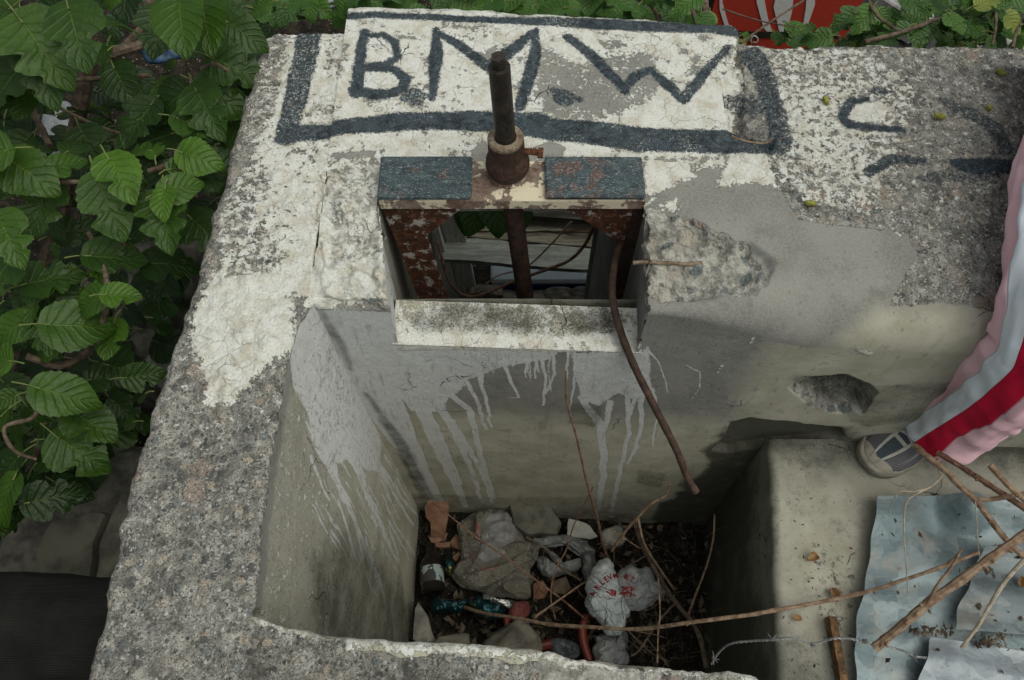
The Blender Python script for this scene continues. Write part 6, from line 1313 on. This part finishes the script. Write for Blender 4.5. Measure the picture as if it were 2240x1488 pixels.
# head with a face
def head(par, c, r_, yaw, tilt, skinm, hairm):
    n_ = 48; th = np.linspace(0, math.pi, n_)[:, None]; ph = (np.arange(64) / 64 * 2 * math.pi)[None, :]
    d = np.stack([np.sin(th) * np.cos(ph), np.sin(th) * np.sin(ph), np.cos(th) * np.ones_like(ph)], -1); rr = np.ones(d.shape[:2]); x, y, z = d[..., 0], d[..., 1], d[..., 2]
    g_ = lambda cx, cz, s_, front=True: np.exp(-((x - cx) ** 2 + (z - cz) ** 2) / s_ ** 2) * (y < 0)
    rr += .22 * g_(0, -.12, .10) + .10 * g_(0, .02, .09) - .10 * g_(.32, .06, .14) - .10 * g_(-.32, .06, .14) + .05 * g_(0, -.45, .16) - .05 * g_(0, -.36, .07) + .07 * g_(0, -.78, .18)
    S = np.array([.78, .92, 1.12]) * r_; P = d * rr[..., None] * S; P[..., 0] *= 1 - .25 * np.clip(-z, 0, 1) ** 1.5
    M = np.array((Matrix.Rotation(yaw, 3, 'Z') @ Matrix.Rotation(tilt, 3, 'X'))); T = lambda Q: np.asarray(Q) @ M.T + np.array(c)
    h = grid('head', T(P), skinm, par, wrap_m=True); outward(h)
    for sx in (-1, 1):
        m = MB(); m.lathe([(.001, -.11 * r_), (.09 * r_, -.07 * r_), (.12 * r_, 0), (.09 * r_, .07 * r_), (.001, .11 * r_)], T([(sx * .27 * r_, -.80 * r_, .07 * r_)])[0], 16); m.build('eye', simple('eye_white', (.6, .6, .58), (.65, .65, .62)), h)
        m = MB(); m.lathe([(.001, -.05 * r_), (.05 * r_, 0), (.001, .05 * r_)], T([(sx * .27 * r_, -.89 * r_, .07 * r_)])[0], 12); m.build('iris', hairm, h)
        m = MB(); m.tube(T([(sx * .78 * r_, .02 * r_, .16 * r_), (sx * .86 * r_, .08 * r_, .12 * r_), (sx * .86 * r_, .08 * r_, -.08 * r_), (sx * .74 * r_, .0, -.2 * r_)]), [.06 * r_, .09 * r_, .08 * r_, .04 * r_], 10); m.build('ear', skinm, h)
    m = MB(); m.tube(T([(-.22 * r_, -.86 * r_, -.47 * r_), (0, -.96 * r_, -.46 * r_), (.22 * r_, -.86 * r_, -.47 * r_)]), [.03 * r_, .06 * r_, .03 * r_], 10); m.build('lips', simple('lips', (.25, .08, .07), (.3, .1, .09)), h)
    keep = (z > .25) | (y > .12); Ph = d * S * 1.10; Ph[..., 2] = np.maximum(Ph[..., 2], -r_ * .75); Ph += d * (fbm(P, 60, 4, 3) * .006)[..., None]
    kk = keep[:-1] & keep[1:]; kk = kk & np.roll(kk, -1, 1); grid('hair', T(Ph), hairm, par, keep=kk, wrap_m=True)
    return h
head(P1, (1.19, .885, .64), .095, R(-15), R(-25), M_SKIN, M_HAIR)
# jacket
skin('jacket', [(1.19, 1.03, .16), (1.19, 1.00, .27), (1.19, .95, .40), (1.19, .925, .47), (1.04, .94, .42), (.97, .80, .245), (.945, .68, .17), (1.34, .94, .42), (1.38, .78, .245), (1.26, .66, .16)], [(0, 1), (1, 2), (2, 3), (2, 4), (4, 5), (5, 6), (2, 7), (7, 8), (8, 9)], [.125, .115, .125, .06, .06, .05, .04, .06, .05, .04], M_TOP, P1)
# trousers: a tube along the leg with folds and a striped side
def trouser(name, path, rad_, ang, mat, par, seed=3, nseg=220, na=96, fold=.006, hemflare=.0, asp=None):
    q = cr(path, 40); n = len(q); s_ = np.concatenate([[0], np.cumsum(np.linalg.norm(np.diff(q, axis=0), axis=1))]); tt = np.linspace(0, s_[-1], nseg); q = np.stack([np.interp(tt, s_, q[:, k]) for k in range(3)], -1)
    kn = np.linspace(0, 1, len(rad_)); r_ = np.interp(np.linspace(0, 1, nseg), kn, rad_); aa = np.interp(np.linspace(0, 1, nseg), np.linspace(0, 1, len(ang)), ang)
    T = np.gradient(q, axis=0); T /= np.linalg.norm(T, axis=1, keepdims=True)
    ref = np.array([0, -1., .35]); a = ref - T * (T @ ref)[:, None]; a /= np.linalg.norm(a, axis=1, keepdims=True); b = np.cross(T, a)    # a faces the camera side
    ph = np.arange(na) / na * 2 * math.pi; L = tt[-1]; ds = (L - tt)[:, None]
    cyl = np.stack([np.cos(ph)[None] * .08 + 0 * ds, np.sin(ph)[None] * .08 + 0 * ds, tt[:, None] * .5 + 0 * ph[None]], -1)
    R_ = r_[:, None] + (fbm(cyl * [1, 1, 1.2], 13, seed, 3) * fold * .7 + (1 - np.abs(fbm(cyl * [1, 1, .8] + 5, 17, seed + 1, 2)) * 3.2) * fold * .5 + (crease(np.stack([cyl[..., 0] * 1.6 + cyl[..., 1], cyl[..., 2] * 1.3 + cyl[..., 1] * .6, 0 * cyl[..., 0]], -1), 16, seed + 5) - .4) * fold * 2.2) * sstep(0, .03, ds + .012)
    R_ = R_ * (1 + hemflare * sstep(.10, 0, ds) * (1 + .5 * np.sin(ph * 2 + 1))[None])
    el = np.ones_like(ph) if asp is None else 1 + asp * np.abs(np.sin(ph))
    P = q[:, None] + a[:, None] * (np.cos(ph)[None] * R_)[..., None] + b[:, None] * (np.sin(ph)[None] * R_ * el)[..., None]
    stripe = ((ph[None, :] - aa[:, None] + math.pi) % (2 * math.pi) - math.pi) / .50
    inner = P[::-1] - (P[::-1] - q[::-1][:, None]) * .05
    PP = np.concatenate([P, inner[:60]], 0); st2 = np.concatenate([stripe, stripe[::-1][:60]], 0); hem = np.concatenate([ds + 0 * ph, np.full((60, na), .1)], 0)
    o = grid(name, PP, mat, par, attrs={'stripe': st2, 'hem': hem, 'wr': hem * 0}, wrap_m=True); outward(o); return o
path = [(1.08, 1.16, .12), (1.04, 1.04, .105), (.930, .84, .10), (.876, .68, .085), (.868, .612, .045), (.882, .585, -.03), (.885, .585, -.12), (.900, .600, -.25), (.915, .617, -.37), (.926, .630, -.438)]
ANG = [1.75, 1.75, 1.75, 1.7, 1.5, 1.2, 1.1, 1.08, 1.08, 1.08]
trouser('trousers', path, [.11, .10, .092, .088, .086, .086, .084, .080, .078, .080], ANG, M_TRACK, P1, 3, hemflare=.10, fold=.013)
trouser('trousers', [(1.22, 1.10, .12), (1.29, 1.0, .105), (1.27, .8, .10), (1.24, .62, .055), (1.22, .59, -.05), (1.22, .60, -.25), (1.22, .63, -.46)], [.11, .10, .09, .086, .084, .08, .078], [-.2] * 4, M_TRACK, P1, 9)
# sneakers
def sneaker(par, toe, heel, w, sx=1):
    toe, heel = np.array(toe, float), np.array(heel, float); L = np.linalg.norm(toe - heel); f = (toe - heel) / L; r_ = np.array([-f[1], f[0], 0]); up = np.array([0, 0, 1.])
    ns, na = 90, 56; s_ = np.linspace(0, 1, ns)[:, None]; e = (1 - (2 * s_ - 1) ** 2)
    half = w * .5 * np.clip(1 - np.abs((s_ - .5) / .5) ** 3.2, 0, 1) ** .42 * (.84 + .20 * sstep(.35, .72, s_))
    top_ = .030 + .052 * sstep(.78, .36, s_) ; top_ = top_ * np.clip((1 - s_) / .10, 0, 1) ** .45 * np.clip(s_ / .04 + .55, 0, 1)
    ph = np.linspace(0, math.pi, na)[None, :]; xx = np.cos(ph); zz = np.sin(ph) ** .72
    X_ = xx * half * (1 - .28 * zz * sstep(.75, .3, s_)); Z_ = .022 + zz * top_
    P = heel + f * (s_ * L)[..., None] + r_ * X_[..., None] + up * Z_[..., None]
    SH = build_empty = None
    n = NT('sneaker_upper', .7, .3); cs, cx = n.attr('cs'), n.attr('cx'); ac = n.ma('ABSOLUTE', cx)
    c = n.mix(n.sm(n.ma('FRACT', n.ma('MULTIPLY', n.ma('ADD', ac, n.ma('MULTIPLY', cs, .5)), 16)), .45, .55), (.035, .05, .062), (.17, .15, .16))
    c = n.mix(n.ma('MULTIPLY', n.sm(cs, .60, .62), n.sm(ac, .42, .40)), c, (.045, .065, .075))                      # toe mesh
    band = n.ma('SUBTRACT', ac, n.ma('ADD', n.ma('MULTIPLY', n.ma('SUBTRACT', .86, cs), .25), .30)); c = n.mix(n.sm(n.ma('ABSOLUTE', band), .075, .060), c, (.46, .46, .42))
    c = n.mix(n.ma('MULTIPLY', n.sm(n.ma('ABSOLUTE', n.ma('SUBTRACT', ac, .78)), .05, .04), n.sm(cs, .9, .4)), c, (.38, .37, .33))
    c = n.mix(n.sm(n.ma('ADD', cs, n.ma('MULTIPLY', ac, .05)), .935, .945), c, (.36, .34, .28)); c = n.mix(n.ma('MULTIPLY', n.sm(n.ma('ABSOLUTE', n.ma('SUBTRACT', cs, .70)), .016, .012), n.sm(ac, .4, .38)), c, (.42, .41, .36))
    c = n.mix(n.ma('MULTIPLY', n.sm(n.noise(90, 4, .7), .5, .7), .4), c, (.16, .14, .11)); n.col(c); n.bump(n.ma('ADD', n.sm(n.ma('ABSOLUTE', band), .07, .04), n.ma('MULTIPLY', n.noise(600, 2), .3)), .0015)
    cs_, cx_ = s_ + 0 * ph, xx + 0 * s_
    U = grid('sneaker', P, n.m, par, attrs={'cs': cs_, 'cx': cx_}); outward(U)
    # sole
    M_SOLE = simple('worn_sole', (.22, .205, .165), (.34, .32, .27), 60, .8, .0012, 200); ring = []
    ph2 = np.linspace(0, 2 * math.pi, 96, endpoint=False); out = []
    for t in ph2:
        sv = .5 + .515 * math.cos(t); hv = w * .5 * max(0, 1 - abs(min(1, abs((sv - .5) / .515))) ** 3.2) ** .42 * (.84 + .20 * float(sstep(.35, .72, np.array(sv)))) + .004; out.append((sv, hv * np.sign(math.sin(t)) if abs(math.sin(t)) > 1e-6 else 0))
    out = np.array(out)
    for k_, z_ in ((.0, .0), (.96, 0), (1.0, .004), (1.01, .022), (.985, .028), (.9, .028), (0, .028)):
        ring.append(heel + f * (((out[:, 0] - .5) * k_ + .5) * L)[:, None] + r_ * (out[:, 1] * k_)[:, None] + up * (z_ + .004 * sstep(.85, 1, out[:, 0]))[:, None])
    o = grid('sole', np.array(ring), M_SOLE, U, wrap_m=True); outward(o); sharp(o.data, 50)
    m = MB(); th = np.linspace(-1.25, 1.25, 20); m.tube([heel + f * (L * (.5 + .505 * math.cos(t))) + r_ * (w * .49 * (1 - abs(math.cos(t)) ** 3.2) ** .42 * 1.02 * np.sign(t)) + up * .028 for t in th * .62], .0055, 10); m.build('toe_bumper', M_SOLE, U)
    M_LACE = simple('white_lace', (.50, .50, .46), (.58, .58, .54), 60, .9)
    def on(sv, xv, o_=.003):
        sv_ = np.array(sv); hf = w * .5 * (1 - abs((sv - .5) / .5) ** 3.2) ** .42 * (.84 + .20 * float(sstep(.35, .72, sv_))); tp = (.030 + .052 * float(sstep(.78, .36, sv_))) * min(1, (1 - sv) / .10) ** .45
        zz_ = (1 - xv * xv) ** .36; return heel + f * (sv * L) + r_ * (xv * hf * (1 - .28 * zz_ * float(sstep(.75, .3, sv_)))) + up * (.022 + zz_ * tp + o_)
    for k_ in range(5):
        sv = .66 - k_ * .055
        for a_, b_ in (((sv, -.42), (sv - .03, .40)), ((sv, .42), (sv - .03, -.40))):
            m = MB(); m.tube([on(a_[0] + (b_[0] - a_[0]) * t, a_[1] + (b_[1] - a_[1]) * t, .0035) for t in np.linspace(0, 1, 9)], .0026, 8); m.build('lace', M_LACE, U)
    return U
toe = PZ(1888, 1022, ZL + .004); heel = PZ(2112, 872, ZL + .004)
toe = heel + (toe - heel) / np.linalg.norm(toe - heel) * .262
dlt = PZ(1888, 1022, ZL + .004) - toe; S1 = sneaker(P1, toe + dlt, heel + dlt, .108); sneaker(P1, (1.24, .44, ZL + .004), (1.22, .69, ZL + .004), .095)

# ---- second person: only a dark trouser leg shows at the lower left
M_CORD = NT('dark_corduroy', .95, .1); M_CORD.col(M_CORD.mix(M_CORD.sm(M_CORD.noise(7, 4), .35, .65), (.014, .015, .014), (.026, .027, .024))); wvv = M_CORD.t.nodes.new('ShaderNodeTexWave'); wvv.inputs['Scale'].default_value = 130; wvv.bands_direction = 'Y'; M_CORD.t.links.new(M_CORD.P, wvv.inputs['Vector']); M_CORD.bump(wvv.outputs['Fac'], .0012); M_CORD = M_CORD.m
M_DJ = simple('dark_jacket', (.03, .032, .035), (.05, .052, .055), 12, .9, .001, 300)
P2 = thing('person', 'person in dark ribbed trousers sitting left of the tank, knee against the wall', 'person', (-1.25, .2, -1.4))
P2.location = (-1.25, .2, -1.4)
ax_ = PZ(120, 1372, -.36)
kx, ky, kz = -.655, ax_[1], -.37
nodes = []; edges = []; rad = []
pel = nd((-1.22, ky - .02, -.36), .12); sp = nd((-1.24, ky - .04, -.16), .11, pel); ch_ = nd((-1.22, ky - .04, .05), .13, sp); nk = nd((-1.19, ky - .04, .19), .055, ch_); nd((-1.17, ky - .04, .25), .06, nk)
h1 = nd((-1.15, ky, -.37), .08, pel); k1 = nd((kx, ky, kz - .02), .058, h1); c1_ = nd((kx + .0, ky, -.65), .052, k1); a1 = nd((kx + .02, ky, -1.30), .038, c1_); nd((kx - .0, ky + .10, -1.38), .03, a1)
h2 = nd((-1.22, ky - .16, -.38), .08, pel); k2 = nd((-.86, ky - .36, kz), .058, h2); c2_ = nd((-.84, ky - .36, -.65), .052, k2); a2 = nd((-.84, ky - .36, -1.30), .038, c2_); nd((-.80, ky - .26, -1.38), .03, a2)
s1_ = nd((-1.20, ky + .14, .08), .05, ch_); e1 = nd((-1.12, ky + .20, -.16), .042, s1_); w1_ = nd((-1.02, ky + .06, -.27), .03, e1); p1_ = nd((-.98, ky + .02, -.275), .034, w1_)
s2_ = nd((-1.20, ky - .22, .08), .05, ch_); e2 = nd((-1.14, ky - .30, -.16), .042, s2_); w2_ = nd((-1.04, ky - .28, -.28), .03, e2); p2_ = nd((-1.0, ky - .27, -.285), .034, w2_)
fingers(p1_, (-.955, ky + .01, -.275), (1, -.2, -.2), (0, 1, 0), (.05, .06, .055, .042)); fingers(p2_, (-.975, ky - .27, -.285), (1, .1, -.2), (0, 1, 0), (.05, .06, .055, .042))
skin('body', nodes, edges, rad, M_SKIN, P2)
head(P2, (-1.13, ky - .04, .36), .11, R(80), R(-10), M_SKIN, M_HAIR)
skin('jacket', [(-1.22, ky - .02, -.30), (-1.24, ky - .04, -.16), (-1.22, ky - .04, .05), (-1.195, ky - .04, .16), (-1.20, ky + .14, .08), (-1.12, ky + .20, -.16), (-1.04, ky + .08, -.26), (-1.20, ky - .22, .08), (-1.14, ky - .30, -.16), (-1.06, ky - .285, -.27)], [(0, 1), (1, 2), (2, 3), (2, 4), (4, 5), (5, 6), (2, 7), (7, 8), (8, 9)], [.20, .185, .20, .085, .095, .066, .050, .095, .066, .050], M_DJ, P2)
trouser('trousers', [(-1.25, ky, -.38), (-1.12, ky, -.375), (-.9, ky, -.365), (-.72, ky, -.37), (kx + .005, ky, -.43), (kx + .01, ky, -.65), (kx + .02, ky, -.95), (kx + .02, ky, -1.32)], [.12, .105, .088, .080, .072, .066, .064, .066], [2] * 3, M_CORD, P2, 23, fold=.006)
trouser('trousers', [(-1.28, ky - .12, -.38), (-1.15, ky - .2, -.375), (-.93, ky - .33, -.365), (-.85, ky - .36, -.42), (-.84, ky - .36, -.65), (-.84, ky - .36, -1.32)], [.12, .10, .086, .084, .076, .07], [2] * 3, M_CORD, P2, 27, fold=.006)
M_BOOT = simple('black_boot', (.015, .014, .013), (.03, .028, .025), 40, .6, .001)
for a_, b_ in (((kx - .02, ky + .16, -1.395), (kx + .02, ky - .07, -1.395)), ((-.80, ky - .19, -1.395), (-.84, ky - .43, -1.395))):
    m = MB(); a_, b_ = np.array(a_), np.array(b_); m.tube(cr([b_ + [0, 0, .04], b_ * .6 + a_ * .4 + [0, 0, .045], b_ * .2 + a_ * .8 + [0, 0, .03], a_ + [0, 0, .022]], 6), [.035] * 7 + [.045] * 6 + [.040] * 4 + [.026] * 2, 16); m.build('boot', M_BOOT, P2)
rock('stone_block', (-1.26, ky - .08, -.95), (.42, .5, .95), M_STONE, 101, 'squared stone block used as a seat left of the tank', 'stone', None, 0, .06)
for o_ in bpy.data.objects:
    if o_.name.split('.')[0] in ('leaf_stalks', 'foliage'): o_['kind'] = 'stuff'
